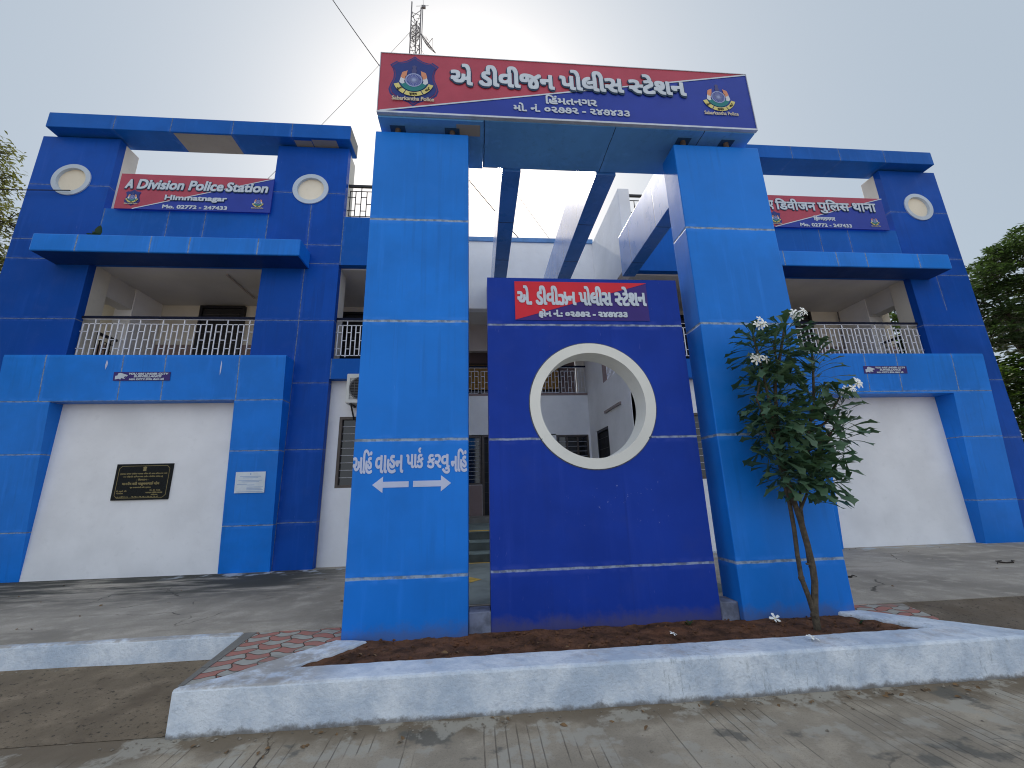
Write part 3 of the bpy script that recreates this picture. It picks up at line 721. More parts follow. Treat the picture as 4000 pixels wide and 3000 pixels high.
for x0, x1, ye in ((-1.08, -.79, 8.48), (.40, .69, 10.895), (1.88, 2.195, 10.895), (3.385, 3.68, 8.48)):
    m = MB(); m.box(x0, x1, 5.338, ye, 6.42, 7.45); gp(m, 'pergola_beam', mt['fin'], bevel=.008)

# ------------------------------------------------------------------ lettering
_adv = {}
def raw_text(s):
    cu = bpy.data.curves.new('tmp', 'FONT'); cu.body = s; cu.size = 1; cu.fill_mode = 'FRONT'; cu.resolution_u = 3
    ob = bpy.data.objects.new('tmp', cu); COL.objects.link(ob); bpy.context.view_layer.update()
    me = bpy.data.meshes.new_from_object(ob.evaluated_get(bpy.context.evaluated_depsgraph_get()))
    bpy.data.objects.remove(ob); bpy.data.curves.remove(cu)
    vs = [(v.co.x, v.co.y) for v in me.vertices]; fs = [tuple(p.vertices) for p in me.polygons]; bpy.data.meshes.remove(me)
    return vs, fs
def minx(s):
    if s not in _adv: _adv[s] = min(v[0] for v in raw_text(s)[0])
    return _adv[s]
def advance(s):
    if not s: return 0
    k = ('adv', s)
    if k not in _adv:
        a = max(v[0] for v in raw_text(s+'I')[0]); b = max(v[0] for v in raw_text('I')[0]); _adv[k] = a-b
    return _adv[k]
def clip_right(vs, fs, xc):
    b = bmesh.new(); bv = [b.verts.new((x, y, 0)) for x, y in vs]
    for f in fs:
        try: b.faces.new([bv[i] for i in f])
        except ValueError: pass
    bmesh.ops.bisect_plane(b, geom=b.verts[:]+b.edges[:]+b.faces[:], plane_co=(xc, 0, 0), plane_no=(1, 0, 0), clear_outer=True)
    b.verts.ensure_lookup_table()
    for i, v in enumerate(b.verts): v.index = i
    r = [(v.co.x, v.co.y) for v in b.verts], [tuple(v.index for v in f.verts) for f in b.faces]; b.free(); return r
def layout(s):
    """'[x]' is the half form of x (its stem cut away); '^' sets a reph hook over the letter before it"""
    V, F = [], []; pen = 0; i = 0; buf = ''
    def put(vs, fs, dx):
        o = len(V); V.extend((x+dx, y) for x, y in vs); F.extend(tuple(k+o for k in f) for f in fs)
    def flush():
        nonlocal pen, buf
        if buf.strip(): put(*raw_text(buf), pen)
        if buf: pen += advance(buf)
        buf = ''
    while i < len(s):
        c = s[i]
        if c == '[':
            flush(); g = s[i+1]; vs, fs = raw_text(g); mx = max(v[0] for v in vs); cut = mx-.188
            vs, fs = clip_right(vs, fs, cut); put(vs, fs, pen); pen += cut+.005; i += 3; continue
        if c == '^':
            flush(); cx = pen-.26; n = 9; vs = []
            for k in range(n):
                a = R(70+k*25); vs += [(cx+.11*math.cos(a), .80+.10*math.sin(a)), (cx+.055*math.cos(a), .80+.045*math.sin(a))]
            put(vs, [(2*k, 2*k+1, 2*k+3, 2*k+2) for k in range(n-1)], 0); i += 1; continue
        buf += c; i += 1
    flush(); return V, F
_lay = {}
def text(mb, s, x0, x1, z0, z1, y, bold=0., shear=0., mi=0, square=True, dx=0, dz=0):
    """fit the text into the box; bold thickens the strokes by stacking shifted copies 0.3 mm apart"""
    if s not in _lay: _lay[s] = layout(s)
    V, F = _lay[s]
    a, b = min(v[0] for v in V), max(v[0] for v in V); c, d = min(v[1] for v in V), max(v[1] for v in V)
    sx = (x1-x0-2*bold)/(b-a); sz = (z1-z0-2*bold)/(d-c)
    offs = [(0, 0)]
    if bold:
        offs += [(bold*u, bold*w) for u, w in (((1, 1), (1, -1), (-1, 1), (-1, -1), (1, 0), (-1, 0), (0, 1), (0, -1)) if square else
                 tuple((math.cos(k*math.pi/6), math.sin(k*math.pi/6)) for k in range(12)))]
    mb.cur = mi
    for k, (ox, oz) in enumerate(offs):
        vs = []
        for vx, vz in V:
            zz = z0+bold+(vz-c)*sz; xx = x0+bold+(vx-a)*sx+shear*(zz-z0)
            vs.append((xx+ox+dx, y-k*.0003, zz+oz+dz))
        mb.add(vs, F)
def letters(par, s, x0, x1, z0, z1, y, bold=0., shear=0., mat='letter', shadow=None, square=True, name='lettering'):
    m = MB()
    if shadow:
        text(m, s, x0-shadow, x1+shadow, z0-shadow, z1+shadow, y, bold+shadow, shear, 0, False)
        text(m, s, x0-shadow, x1+shadow, z0-shadow, z1+shadow, y-.0045, bold+shadow*.8, shear, 0, False, -shadow*.3, -shadow*1.1)
        text(m, s, x0, x1, z0, z1, y-.010, bold, shear, 1, square)
        return m.build(name, [mt['shade'], mt[mat]], par)
    text(m, s, x0, x1, z0, z1, y, bold, shear, 0, square); return m.build(name, mt[mat], par)

def strip(m, pts, w, y, mi=None):
    if mi is not None: m.cur = mi
    for i in range(len(pts)-1):
        a, b = Vector((pts[i][0], pts[i][1])), Vector((pts[i+1][0], pts[i+1][1])); d = (b-a).normalized(); n = Vector((-d.y, d.x))*w/2; d = d*w*.3
        q = [a-n-d, b-n+d, b+n+d, a+n-d]; m.polyxz([(p.x, p.y) for p in q], y-.0001*i)

def emblem(par, cx, cz, s, y, shield=False, cap='Sabarkantha Police'):
    """round wheel badge with flames, ribbon and district name; s is the wheel radius"""
    if shield:
        half = [(0, 3.75), (.35, 3.40), (1.0, 2.95), (1.6, 2.75), (2.0, 2.72), (2.1, 2.9), (2.9, 2.25), (2.55, 1.6), (2.4, .9), (2.45, .1), (2.75, -.7), (2.95, -1.5), (2.75, -2.2), (2.2, -2.75), (1.3, -3.05), (.55, -3.4), (0, -3.9)]
        pts = half+[(-a, b) for a, b in half[-2:0:-1]]
        m = MB()
        for k, (sc, mi) in enumerate(((1.0, 0), (.945, 1), (.90, 0))):
            m.cur = mi; m.slabxz([(cx+a*s*sc, cz+.1*s+b*s*sc) for a, b in reversed(pts)], y-.003*k, .0025)
        m.build('shield', [mt['shield'], mt['shline']], par); y -= .010
    m = MB(); mats = [mt[k] for k in ('wheelbg', 'wheel', 'orange', 'wwhite', 'green', 'ribbon', 'capital', 'inkblk')]
    def P(pts, mi, dy): m.cur = mi; m.polyxz([(cx+a*s, cz+b*s) for a, b in pts], y-dy)
    P([(-.25, 1.05), (.25, 1.05), (.3, 1.5), (.18, 1.75), (.27, 2.1), (0, 2.3), (-.27, 2.1), (-.18, 1.75), (-.3, 1.5)], 6, .001)
    arc = lambda r, a0, a1, n=14: [(r*math.cos(R(a0+(a1-a0)*k/n)), r*math.sin(R(a0+(a1-a0)*k/n))) for k in range(n+1)]
    P(arc(1.65, 200, 340)+arc(.95, 335, 205), 4, .002)
    m.cur = 0; m.disc(cx, cz, .97*s, y-.003, 40)
    m.cur = 1; m.ring(cx, cz, .88*s, 1.02*s, y-.0045, y-.0035, 40)
    for k in range(24):
        a = 2*math.pi*k/24; c, q = math.cos(a), math.sin(a); w = .022*s
        m.polyxz([(cx+.1*s*c+w*q, cz+.1*s*q-w*c), (cx+.9*s*c+w*q, cz+.9*s*q-w*c), (cx+.9*s*c-w*q, cz+.9*s*q+w*c), (cx+.1*s*c-w*q, cz+.1*s*q+w*c)], y-.005-.00003*k)
    m.disc(cx, cz, .13*s, y-.0062, 16)
    for sg in (-1, 1):
        F = lambda L: [(sg*a, b) for a, b in (L if sg > 0 else reversed(L))]
        P(F([(1.05, .1), (1.25, -.5), (1.7, -.35), (1.62, .1), (1.5, .55)]), 3, .0022)
        P(F([(1.08, -.5), (1.35, -.62), (1.65, -.45), (1.45, .0), (1.15, .0)]), 3, .0024)
        for j, (a, b, l) in enumerate(((1.15, .35, .55), (1.3, .5, .62), (1.0, .75, .5))):
            P(F([(a-.1, b-.2), (a+.28, b-.1), (a+.1, b+l), (a-.22, b+l+.2)]), 2, .0026+.0003*j)
    for a0, a1 in ((197, 240), (243, 297), (300, 343)):
        P(arc(2.42, a0, a1)+arc(1.83, a1, a0), 5, .006)
    m2 = m.build('emblem', mats, par)
    t = MB(); text(t, 'સુરક્ષા', cx-.45*s, cx+.45*s, cz-2.36*s, cz-1.95*s, y-.008, .012*s)
    for sg, w in ((-1, 'સેવા'), (1, 'શાંતિ')):
        k = MB(); text(k, w, -.36*s, .36*s, -.2*s, .2*s, 0, .01*s); a = R(-38)*-sg*-1 if sg < 0 else R(38)
        ca, sa = math.cos(a), math.sin(a); ox, oz = cx+sg*1.65*s, cz-1.32*s
        t.cur = 0; t.add([(ox+v[0]*ca-v[2]*sa, y-.008+v[1], oz+v[0]*sa+v[2]*ca) for v in k.v], k.f)
    t.build('ribbon_lettering', mt['inkblk'], m2)
    if cap: letters(par, cap, cx-2.45*s, cx+2.45*s, cz-3.12*s, cz-2.52*s, y-.007, .022*s, mat='creamt', name='emblem_caption')

def signboard(name, label, x0, x1, z0, z1, y, depth, line0, edge=True, red='red', bluem='sblue', lw=.022, line1=None):
    """framed board: red upper left field, blue lower right field, pale line along the diagonal"""
    T = thing(name, label, 'sign', ((x0+x1)/2, y+depth, z0))
    m = MB(); m.box(x0, x1, y, y+depth, z0, z1); m.build('panel', mt[bluem], T)
    lx0, lz0 = line0; lx1, lz1 = line1 or (x1, z1-.005)
    m = MB(); m.polyxz([(x0, z0), (lx0, lz0), (lx1, lz1), (lx1, z1), (x0, z1)] if lx0 > x0+.001 else [(x0, lz0), (lx1, lz1), (lx1, z1), (x0, z1)], y-.003); m.build('red_field', mt[red], T)
    if lw:
        m = MB(); strip(m, [(lx0, lz0), (lx1, lz1)], lw, y-.006); m.build('diagonal_line', mt['letter'], T)
    if edge:
        m = MB(); e = .010
        m.box(x0-e, x1+e, y-.012, y+depth, z0-.028, z0-.0005); m.box(x0-e, x1+e, y-.012, y+depth, z1+.0005, z1+e)
        m.box(x0-e, x0-.0005, y-.012, y+depth, z0, z1); m.box(x1+.0005, x1+e, y-.012, y+depth, z0, z1); m.build('edge_frame', mt['alum'], T)
    return T

# main sign on the header
S = signboard('sign_board', 'long red and blue name board with Gujarati lettering on top of the gate header', -1.275, 3.945, 6.50, 7.475, 4.46, .04, (-1.24, 6.505))
letters(S, 'એ', -.336, -.036, 6.978, 7.352, 4.452, .0135, shadow=.014)
letters(S, 'ડીવીજન', .045, 1.091, 6.978, 7.355, 4.452, .0135, shadow=.014)
letters(S, 'પોલીસ', 1.163, 2.074, 6.995, 7.358, 4.452, .0135, shadow=.014)
letters(S, '[સ]ટેશન', 2.15, 2.985, 7.0, 7.355, 4.452, .0135, shadow=.014)
letters(S, 'િહંમતનગર', .955, 1.67, 6.745, 6.905, 4.452, .006)
letters(S, 'મો. નં. ૦૨૭૭૨ - ૨૪૭૪૩૩', .51, 2.12, 6.60, 6.745, 4.452, .0055)
emblem(S, -.823, 7.02, .112, 4.456, True)
emblem(S, 3.46, 7.03, .103, 4.456, False)
# sticker on the slab
S = signboard('sign_board', 'small red and purple sticker sign at the top of the slab above the round opening', .475, 2.18, 3.686, 4.209, 4.712, .006, (.475, 3.69), False, 'red2', 'purple', 0)
letters(S, 'એ.', .505, .690, 3.885, 4.152, 4.705, .009)
letters(S, 'ડીવીઝન', .733, 1.25, 3.885, 4.153, 4.705, .009)
letters(S, 'પોલીસ', 1.286, 1.712, 3.885, 4.154, 4.705, .009)
letters(S, '[સ]ટેશન', 1.748, 2.16, 3.882, 4.154, 4.705, .009)
letters(S, 'ફોન નં.: ૦૨૭૭૨ - ૨૪૭૪૩૩', .765, 1.895, 3.712, 3.832, 4.705, .006)
# left and right wing boards
S = signboard('sign_board', 'red and blue English name board between the columns of the left wing', -8.14, -4.775, 8.055, 8.985, 8.735, .03, (-7.75, 8.06), False)
letters(S, 'A', -8.0, -7.83, 8.58, 8.83, 8.727, .011, .13, shadow=.013)
letters(S, 'Division', -7.745, -6.745, 8.575, 8.84, 8.727, .011, .13, shadow=.013)
letters(S, 'Police', -6.635, -5.88, 8.575, 8.84, 8.727, .011, .13, shadow=.013)
letters(S, 'Station', -5.82, -4.885, 8.575, 8.83, 8.727, .011, .13, shadow=.013)
letters(S, 'Himmatnagar', -7.10, -5.75, 8.265, 8.44, 8.727, .008, shadow=.008)
letters(S, 'Mo. 02772 - 247433', -7.12, -5.72, 8.085, 8.185, 8.727, .006)
emblem(S, -7.79, 8.345, .058, 8.731, True); emblem(S, -5.06, 8.32, .055, 8.731, False)
S = signboard('sign_board', 'red and blue Hindi name board between the columns of the right wing', 7.30, 10.88, 8.065, 9.02, 8.735, .03, (7.68, 8.07), False)
letters(S, 'ए', 7.58, 7.74, 8.57, 8.842, 8.727, .010, shadow=.013)
letters(S, 'िडवीजन', 7.79, 8.915, 8.575, 8.916, 8.727, .010, shadow=.013)
letters(S, 'पुिलस', 8.975, 9.87, 8.50, 8.921, 8.727, .010, shadow=.013)
letters(S, 'थाना', 9.965, 10.635, 8.59, 8.85, 8.727, .010, shadow=.013)
letters(S, 'िह[म]मतनगर', 8.78, 9.39, 8.265, 8.43, 8.727, .007)
letters(S, 'Mo. 02772 - 247433', 8.365, 9.81, 8.095, 8.20, 8.727, .006)
emblem(S, 7.72, 8.32, .058, 8.731, True); emblem(S, 10.50, 8.32, .055, 8.731, False)

# painted parking notice on the left pillar: part of the gate
for s, a, b, z0, z1 in (('અિહં', -1.327, -1.12, 1.868, 2.128), ('વાહન', -1.094, -.795, 1.868, 2.066), ('પાક^', -.768, -.582, 1.916, 2.14), ('કરવુ', -.545, -.297, 1.852, 2.066), ('નિહં', -.288, -.110, 1.867, 2.121)):
    letters(GT, s, a, b, z0, z1, 4.6275, .0065, mat='paint', square=False, name='painted_lettering')
for sg in (-1, 1):
    tip, base, neck = (-1.113, -.733, -1.003) if sg < 0 else (-.284, -.686, -.392)
    pts = [(tip, 1.752), (neck, 1.668), (neck, 1.722), (base, 1.722), (base, 1.783), (neck, 1.783), (neck, 1.838)]
    if sg > 0: pts = [(tip, 1.754), (neck, 1.838), (neck, 1.785), (base, 1.785), (base, 1.722), (neck, 1.722), (neck, 1.668)]
    m = MB(); m.slabxz(pts, 4.6272, .002); m.build('painted_arrow', mt['paint'], GT, recalc=True)

# CCTV stickers
def cctv(x0, x1, z0, z1, y, lean, label):
    T = thing('cctv_sticker', label, 'sign', ((x0+x1)/2, y, z0), 'surveillance stickers on the light blue bands')
    m = MB(); m.box(x0, x1, y, y+.004, z0, z1); objs = [m.build('panel', mt['cctvp'], T)]
    w = x1-x0; h = z1-z0; X = lambda a: x0+w*a; Z = lambda b: z0+h*b
    m = MB()
    m.slabxz([(X(.035), Z(.14)), (X(.10), Z(.22)), (X(.13), Z(.12)), (X(.145), Z(.30)), (X(.20), Z(.20)), (X(.255), Z(.62)), (X(.12), Z(.9)), (X(.085), Z(.85)), (X(.07), Z(.58)), (X(.035), Z(.55))], y-.003, .002)
    m.cur = 1; m.slabxz([(X(.19), Z(.28)), (X(.215), Z(.32)), (X(.235), Z(.55)), (X(.20), Z(.45))], y-.006, .002)
    objs.append(m.build('camera_icon', [mt['letter'], mt['cctvp']], T))
    for s, a, b, c, d in (('YOU ARE UNDER CCTV', .26, .96, .66, .90), ('SURVEILLANCE', .36, .845, .36, .62), ('આપ CCTV કેમેરા હેઠળ છો', .28, .90, .05, .31)):
        objs.append(letters(T, s, X(a), X(b), Z(c), Z(d), y-.003, .004, .15 if s[0] in 'YS' else .1))
    pv = Vector(((x0+x1)/2, y, z0))           # lean with the band it is stuck on
    T.rotation_euler = (lean, 0, 0)
cctv(-7.105, -6.06, 3.948, 4.122, 8.437, R(3.9), 'purple surveillance sticker on the left wing band, left of the gate')
cctv(8.68, 9.74, 4.005, 4.178, 8.296, R(3.6), 'purple surveillance sticker on the right wing band, near the flowering plant')

# memorial plaque
P = thing('wall_plaque', 'black granite inauguration plaque with gold lettering on the white left wall', 'plaque', (-6.41, 8.75, 1.675))
m = MB(); m.box(-6.925, -5.905, 8.725, 8.749, 1.675, 2.352); m.build('slab', mt['granite'], P)
m = MB(); a, b, c, d, k, y = -6.87, -5.96, 1.715, 2.312, .05, 8.7235
strip(m, [(a+k, c), (b-k, c), (b, c+k), (b, d-k), (b-k, d), (a+k, d), (a, d-k), (a, c+k), (a+k, c)], .008, y); m.build('border', mt['gold'], P)
def pl(s, x0, x1, z0, z1, bd=.0018): letters(P, s, x0, x1, z0, z1, 8.7225, bd, mat='gold')
pl('ગુજરાત રાજય પોલીસ આવાસ નિગમ લી. હારા હિંમતનગર ખાતે', -6.84, -5.99, 2.145, 2.185); pl('નવ નિર્મિત હિંમતનગર ટાઉન પોલીસ [સ]ટેશનનું', -6.78, -6.06, 2.09, 2.13)
pl('- ઉદઘાટન -', -6.53, -6.31, 2.035, 2.075); pl('માનનીય શરી પરફુલલભાઈ પટેલ', -6.77, -6.10, 1.94, 2.015, .003); pl('ગૃહ રાજયમંતરી શરી, ગુજરાત', -6.62, -6.24, 1.89, 1.925)
pl('ડી. આઈ. જી.', -6.85, -6.66, 1.83, 1.86); pl('પોલીસ', -6.84, -6.72, 1.79, 1.82); pl('પી. ડી. આર.', -6.26, -6.06, 1.84, 1.87); pl('અધયકષ પોલીસ આવાસ', -6.32, -6.02, 1.795, 1.83); pl('ગાંધીનગર', -6.22, -6.10, 1.76, 1.785); pl('તારીખ  ૧૨-૧૨-૨૦૧૮', -6.84, -6.08, 1.725, 1.752)
m = MB(); m.slabxz([(-6.44, 2.215), (-6.38, 2.215), (-6.385, 2.255), (-6.375, 2.29), (-6.41, 2.30), (-6.445, 2.29), (-6.435, 2.255)], 8.7225, .001); m.build('crest', mt['gold'], P)
# paper notice on the left frame
P = thing('paper_notice', 'white printed paper notice pasted on the light blue portal leg of the left wing', 'notice', (-4.36, 8.60, 1.75))
m = MB(); m.box(-4.64, -4.09, 8.597, 8.60, 1.752, 2.148); m.build('sheet', mt['paper'], P)
m = MB()
for i, (a, b, z) in enumerate(((-4.56, -4.17, 2.06), (-4.5, -4.22, 2.035), (-4.58, -4.15, 1.985), (-4.52, -4.2, 1.96), (-4.6, -4.42, 1.915), (-4.42, -4.28, 1.90), (-4.42, -4.12, 1.86), (-4.42, -4.14, 1.835), (-4.42, -4.12, 1.81), (-4.6, -4.12, 1.775))):
    m.box(a, b, 8.5945, 8.5965, z-.005, z+.005)
m.box(-4.375, -4.355, 8.5945, 8.5965, 2.09, 2.125); m.build('print', mt['pblue'], P)
P.rotation_euler = (R(4.2), 0, 0)

# ------------------------------------------------------------------ air conditioner
A = thing('air_conditioner', 'white outdoor air conditioner unit on the wall beside the left gate pillar', 'air conditioner', (-2.3, 8.99, 3.5))
m = MB(); m.box(-2.735, -1.93, 8.68, 8.95, 3.51, 4.15); m.build('casing', mt['acw'], A, bevel=.02)
m = MB(); m.ring(-2.42, 3.83, .235, .255, 8.668, 8.679, 40)
for k in range(14): m.box(-2.66, -2.18, 8.670, 8.676, 3.60+k*.034, 3.606+k*.034)
for k in range(6): m.box(-2.66+k*.096, -2.654+k*.096, 8.664, 8.6695, 3.60, 4.05)
m.build('fan_guard', plain('grey_guard', (.16, .16, .16), .5, .1, 9), A)
m = MB(); m.disc(-2.42, 3.83, .234, 8.6785, 32); m.build('fan_opening', mt['inside'], A)
m = MB()
for x in (-2.62, -2.05): m.box(x-.02, x+.02, 8.66, 8.998, 3.47, 3.508); m.add([(x-.01, 8.70, 3.47), (x+.01, 8.70, 3.47), (x+.01, 8.99, 3.2), (x-.01, 8.99, 3.2), (x-.01, 8.76, 3.47), (x+.01, 8.76, 3.47), (x+.01, 8.99, 3.27), (x-.01, 8.99, 3.27)], [(0, 1, 2, 3), (7, 6, 5, 4), (0, 4, 5, 1), (3, 2, 6, 7), (0, 3, 7, 4), (1, 5, 6, 2)])
m.build('bracket', mt['black'], A)

# ------------------------------------------------------------------ mast, dishes, wires
A = thing('lattice_mast', 'slim steel lattice antenna mast rising behind the gate header', 'mast', (-2.42, 13, 8.04))
legs = ((-2.60, 12.9), (-2.45, 13.25), (-2.22, 12.9)); ztop = (21.35, 20.8, 21.05)
m = MB()
for (x, y), z in zip(legs, ztop): m.tube([(x, y, 8.04), (x, y, z)], .028, 6)
for k in range(22):
    z = 8.3+k*.58
    for i in range(3):
        a, b = legs[i], legs[(i+1) % 3]
        if k % 2: a, b = b, a
        m.tube([(a[0], a[1], z), (b[0], b[1], z+.45)], .012, 5); m.tube([(a[0], a[1], z+.30), (b[0], b[1], z+.14)], .010, 5)
m.build('lattice', mt['steel'], A)
m = MB(); m.tube([(-2.15, 12.9, 18.3), (-2.15, 12.9, 21.15)], .02, 6); m.tube([(-2.42, 12.9, 21.13), (-1.92, 12.9, 21.2)], .008, 5); m.tube([(-2.13, 12.9, 21.1), (-2.16, 12.9, 21.75)], .008, 5); m.box(-2.2, -2.04, 12.86, 12.94, 21.05, 21.17); m.tube([(-2.13, 12.9, 19.6), (-1.93, 12.9, 19.35), (-1.88, 12.9, 19.3), (-2.0, 12.9, 19.55)], .008, 5)
m.build('aerial', mt['steel'], A)
def dish(cx, cy, cz, r, yaw, pitch, label, parab=.22):
    T = thing('grid_dish', label, 'dish antenna', (cx, cy, cz))
    Q = Matrix.Rotation(yaw, 3, 'Z') @ Matrix.Rotation(pitch, 3, 'X'); c = Vector((cx, cy, cz)); m = MB()
    f = lambda u, w: c+Q @ Vector((u*r, -(u*u+w*w)*parab*r+.0, w*r*1.15))
    m.tube([f(math.cos(t), math.sin(t)) for t in [2*math.pi*k/24 for k in range(25)]], .013, 5)
    for k in range(-8, 9):
        u = k/9; h = math.sqrt(1-u*u); m.tube([f(u, h*j/4) for j in range(-4, 5)], .006, 4)
    for w in (-.5, 0, .5):
        h = math.sqrt(1-w*w); m.tube([f(h*j/4, w) for j in range(-4, 5)], .009, 4)
    m.build('grid_reflector', mt['steel'], T)
    m = MB(); m.tube([f(0, 0), c+Q @ Vector((0, -.5*r, 0)), c+Q @ Vector((0, -.85*r, .05*r))], .012, 5); m.tube([f(0, -1), c+Q @ Vector((0, -.85*r, .05*r))], .007, 4); m.build('feed_arm', mt['steel'], T)
dish(-1.93, 12.85, 18.98, .40, R(55), R(-28), 'grid dish antenna tilted upwards at the foot of the visible mast')
dish(-2.40, 12.95, 19.65, .27, R(-35), R(18), 'small grid dish antenna fixed inside the lattice mast')
def cable(pts, r, label):
    m = MB(); m.tube(pts, r, 5); o = m.build('cable', mt['wire']); tag(o, label, 'cable'); return o
def sag(a, b, s, n=14): return [tuple(a[i]+(b[i]-a[i])*k/n-(s*4*(k/n)*(1-k/n) if i == 2 else 0) for i in range(3)) for k in range(n+1)]
cable(sag((-9.5, 12, 27.2), (1.9, 12, 9.1), .9, 20), .016, 'dark cable falling from the top of the sky to the porch roof behind the gate')
cable(sag((-2.6, 13, 19.9), (-9.6, 13, 9.3), .2), .007, 'thin guy wire from the mast down to the left wing roof')
cable(sag((-2.2, 13, 19.0), (3.6, 13, 8.9), .3), .007, 'thin guy wire from the mast down to the right of the porch roof')
cable(sag((-24, 8.6, 8.9), (-9.12, 8.72, 8.48), .25), .012, 'black cable running from the left into the porthole of the outer left column')
cable([(-6.35, 13, 13.5), (-6.35, 13, 8.05)], .01, 'thin upright rod standing on the left roof terrace behind the board')

# ------------------------------------------------------------------ plants
def vec(*a): return Vector(a)
def leaf(m, base, d, L, W, droop, prof, roll=0., n=7):
    """one leaf as a folded strip that bends down; prof gives (t, half width)"""
    d = d.normalized(); side = d.cross(vec(0, 0, 1))
    if side.length < .1: side = vec(1, 0, 0)
    side.normalize(); nrm = side.cross(d); side = (side*math.cos(roll)+nrm*math.sin(roll))
    p = base.copy(); dd = d.copy(); t0 = 0; vs = []; fs = []
    for t, w in prof:
        step = (t-t0)*L; dd = (dd+vec(0, 0, -droop*step/L*1.0)).normalized(); p = p+dd*step; t0 = t
        up = side.cross(dd)
        vs += [p-side*w*W+up*w*W*.25, p, p+side*w*W+up*w*W*.25]
    k = len(prof)
    for i in range(k-1):
        a = 3*i; fs += [(a, a+1, a+4, a+3), (a+1, a+2, a+5, a+4)]
    m.add(vs, fs)
PUD = ((0, .07), (.2, .10), (.38, .14), (.52, .24), (.63, .46), (.71, .56), (.77, .62), (.82, 1.05), (.865, 1.25), (.90, .66), (.945, .22), (1.0, .02))
T = thing('plumeria_tree', 'slender white flowering plumeria with dark lobed leaves growing in the soil bed', 'tree', (3.27, 4.24, .24))
Y = 4.24
stems = [([(3.275, Y, .18), (3.28, Y, .40), (3.31, Y, .55), (3.335, Y-.01, .70), (3.335, Y-.02, .85), (3.325, Y-.02, 1.05), (3.30, Y-.02, 1.30), (3.27, Y, 1.55), (3.26, Y+.02, 1.9), (3.28, Y+.03, 2.3), (3.34, Y+.02, 2.75), (3.46, Y, 3.1), (3.57, Y, 3.40)], (.034, .032, .031, .030, .030, .029, .028, .026, .022, .02, .018, .016, .013)),
         ([(3.28, Y, .38), (3.26, Y+.01, .55), (3.225, Y+.02, .74), (3.235, Y+.03, .95), (3.26, Y+.04, 1.2), (3.27, Y+.05, 1.45), (3.22, Y+.03, 1.9), (3.18, Y-.05, 2.4), (3.17, Y-.05, 2.8), (3.155, Y-.02, 3.30)], (.026, .024, .023, .021, .021, .02, .018, .016, .014, .012)),
         ([(3.34, Y+.03, .86), (3.37, Y+.05, 1.1), (3.395, Y+.06, 1.4), (3.44, Y+.04, 1.8), (3.58, Y, 2.15), (3.72, Y-.02, 2.5), (3.77, Y-.03, 2.8), (3.82, Y-.03, 3.08)], (.014, .014, .014, .014, .015, .014, .013, .012)),
         ([(3.27, Y, 2.0), (3.10, Y-.08, 2.2), (3.03, Y-.10, 2.42)], (.014, .012, .010)), ([(3.20, Y, 2.2), (3.05, Y-.03, 2.55), (3.12, Y-.05, 2.78)], (.012, .011, .01)),
         ([(3.58, Y, 2.15), (3.80, Y-.05, 2.3), (3.95, Y-.06, 2.5), (4.06, Y-.05, 2.62)], (.013, .012, .011, .009)), ([(3.5, Y+.02, 1.95), (3.75, Y-.05, 2.1), (3.9, Y-.08, 2.28)], (.012, .011, .009)),
         ([(3.30, Y-.02, 1.35), (3.38, Y-.08, 1.55), (3.42, Y-.14, 1.75)], (.014, .012, .01)), ([(3.44, Y+.04, 1.8), (3.55, Y-.02, 1.88), (3.66, Y-.08, 2.0)], (.012, .01, .009)),
         ([(3.26, Y+.02, 1.7), (3.16, Y-.05, 1.82), (3.12, Y-.1, 1.98)], (.012, .01, .009)), ([(3.4, Y, 2.95), (3.36, Y-.04, 3.12), (3.36, Y-.06, 3.22)], (.012, .01, .009))]
m = MB()
for k, (pts, rd) in enumerate(stems): m.tube(pts, rd, 9)
for x, y, z, r in ((3.225, Y+.02, .735, .030), (3.335, Y-.015, .84, .034), (3.275, Y, .40, .040)): m.tube([(x, y, z-.03), (x, y, z), (x, y, z+.03)], [r*.7, r, r*.7], 8)
m.tube([(3.33, Y-.02, .84), (3.30, Y-.03, .865), (3.265, Y-.03, .875)], .010, 6)
m.build('trunk', mt['bark'], T, smooth=True)
m = MB()
rng = random.Random(21)
ENV = ((1.3, 3.10, 3.56), (1.6, 3.02, 3.76), (1.95, 2.94, 3.96), (2.25, 2.86, 4.18), (2.45, 2.90, 4.10), (2.75, 2.98, 4.06), (3.08, 2.82, 3.98), (3.35, 2.97, 3.80), (3.7, 3.07, 3.76))
tips = [((3.57, Y, 3.40), .42, 48), ((3.155, Y-.02, 3.28), .45, 46), ((3.82, Y-.03, 3.07), .50, 54), ((3.36, Y-.06, 3.22), .38, 30), ((3.17, Y-.05, 2.80), .45, 40), ((3.03, Y-.10, 2.42), .35, 38), ((3.12, Y-.05, 2.76), .3, 22),
        ((4.02, Y-.05, 2.60), .42, 40), ((3.9, Y-.08, 2.26), .40, 42), ((3.42, Y-.14, 1.76), .40, 46), ((3.66, Y-.08, 2.0), .4, 44), ((3.12, Y-.1, 1.98), .36, 34), ((3.34, Y+.02, 2.6), .5, 34), ((3.72, Y-.02, 2.55), .5, 40), ((3.24, Y-.12, 2.32), .10, 34), ((3.48, Y-.05, 1.74), .12, 20), ((3.16, Y-.08, 1.86), .16, 24), ((3.30, Y-.10, 1.74), .10, 18), ((3.58, Y-.06, 1.84), .16, 22), ((3.40, Y-.1, 2.12), .3, 30), ((3.05, Y-.08, 2.12), .2, 22)]
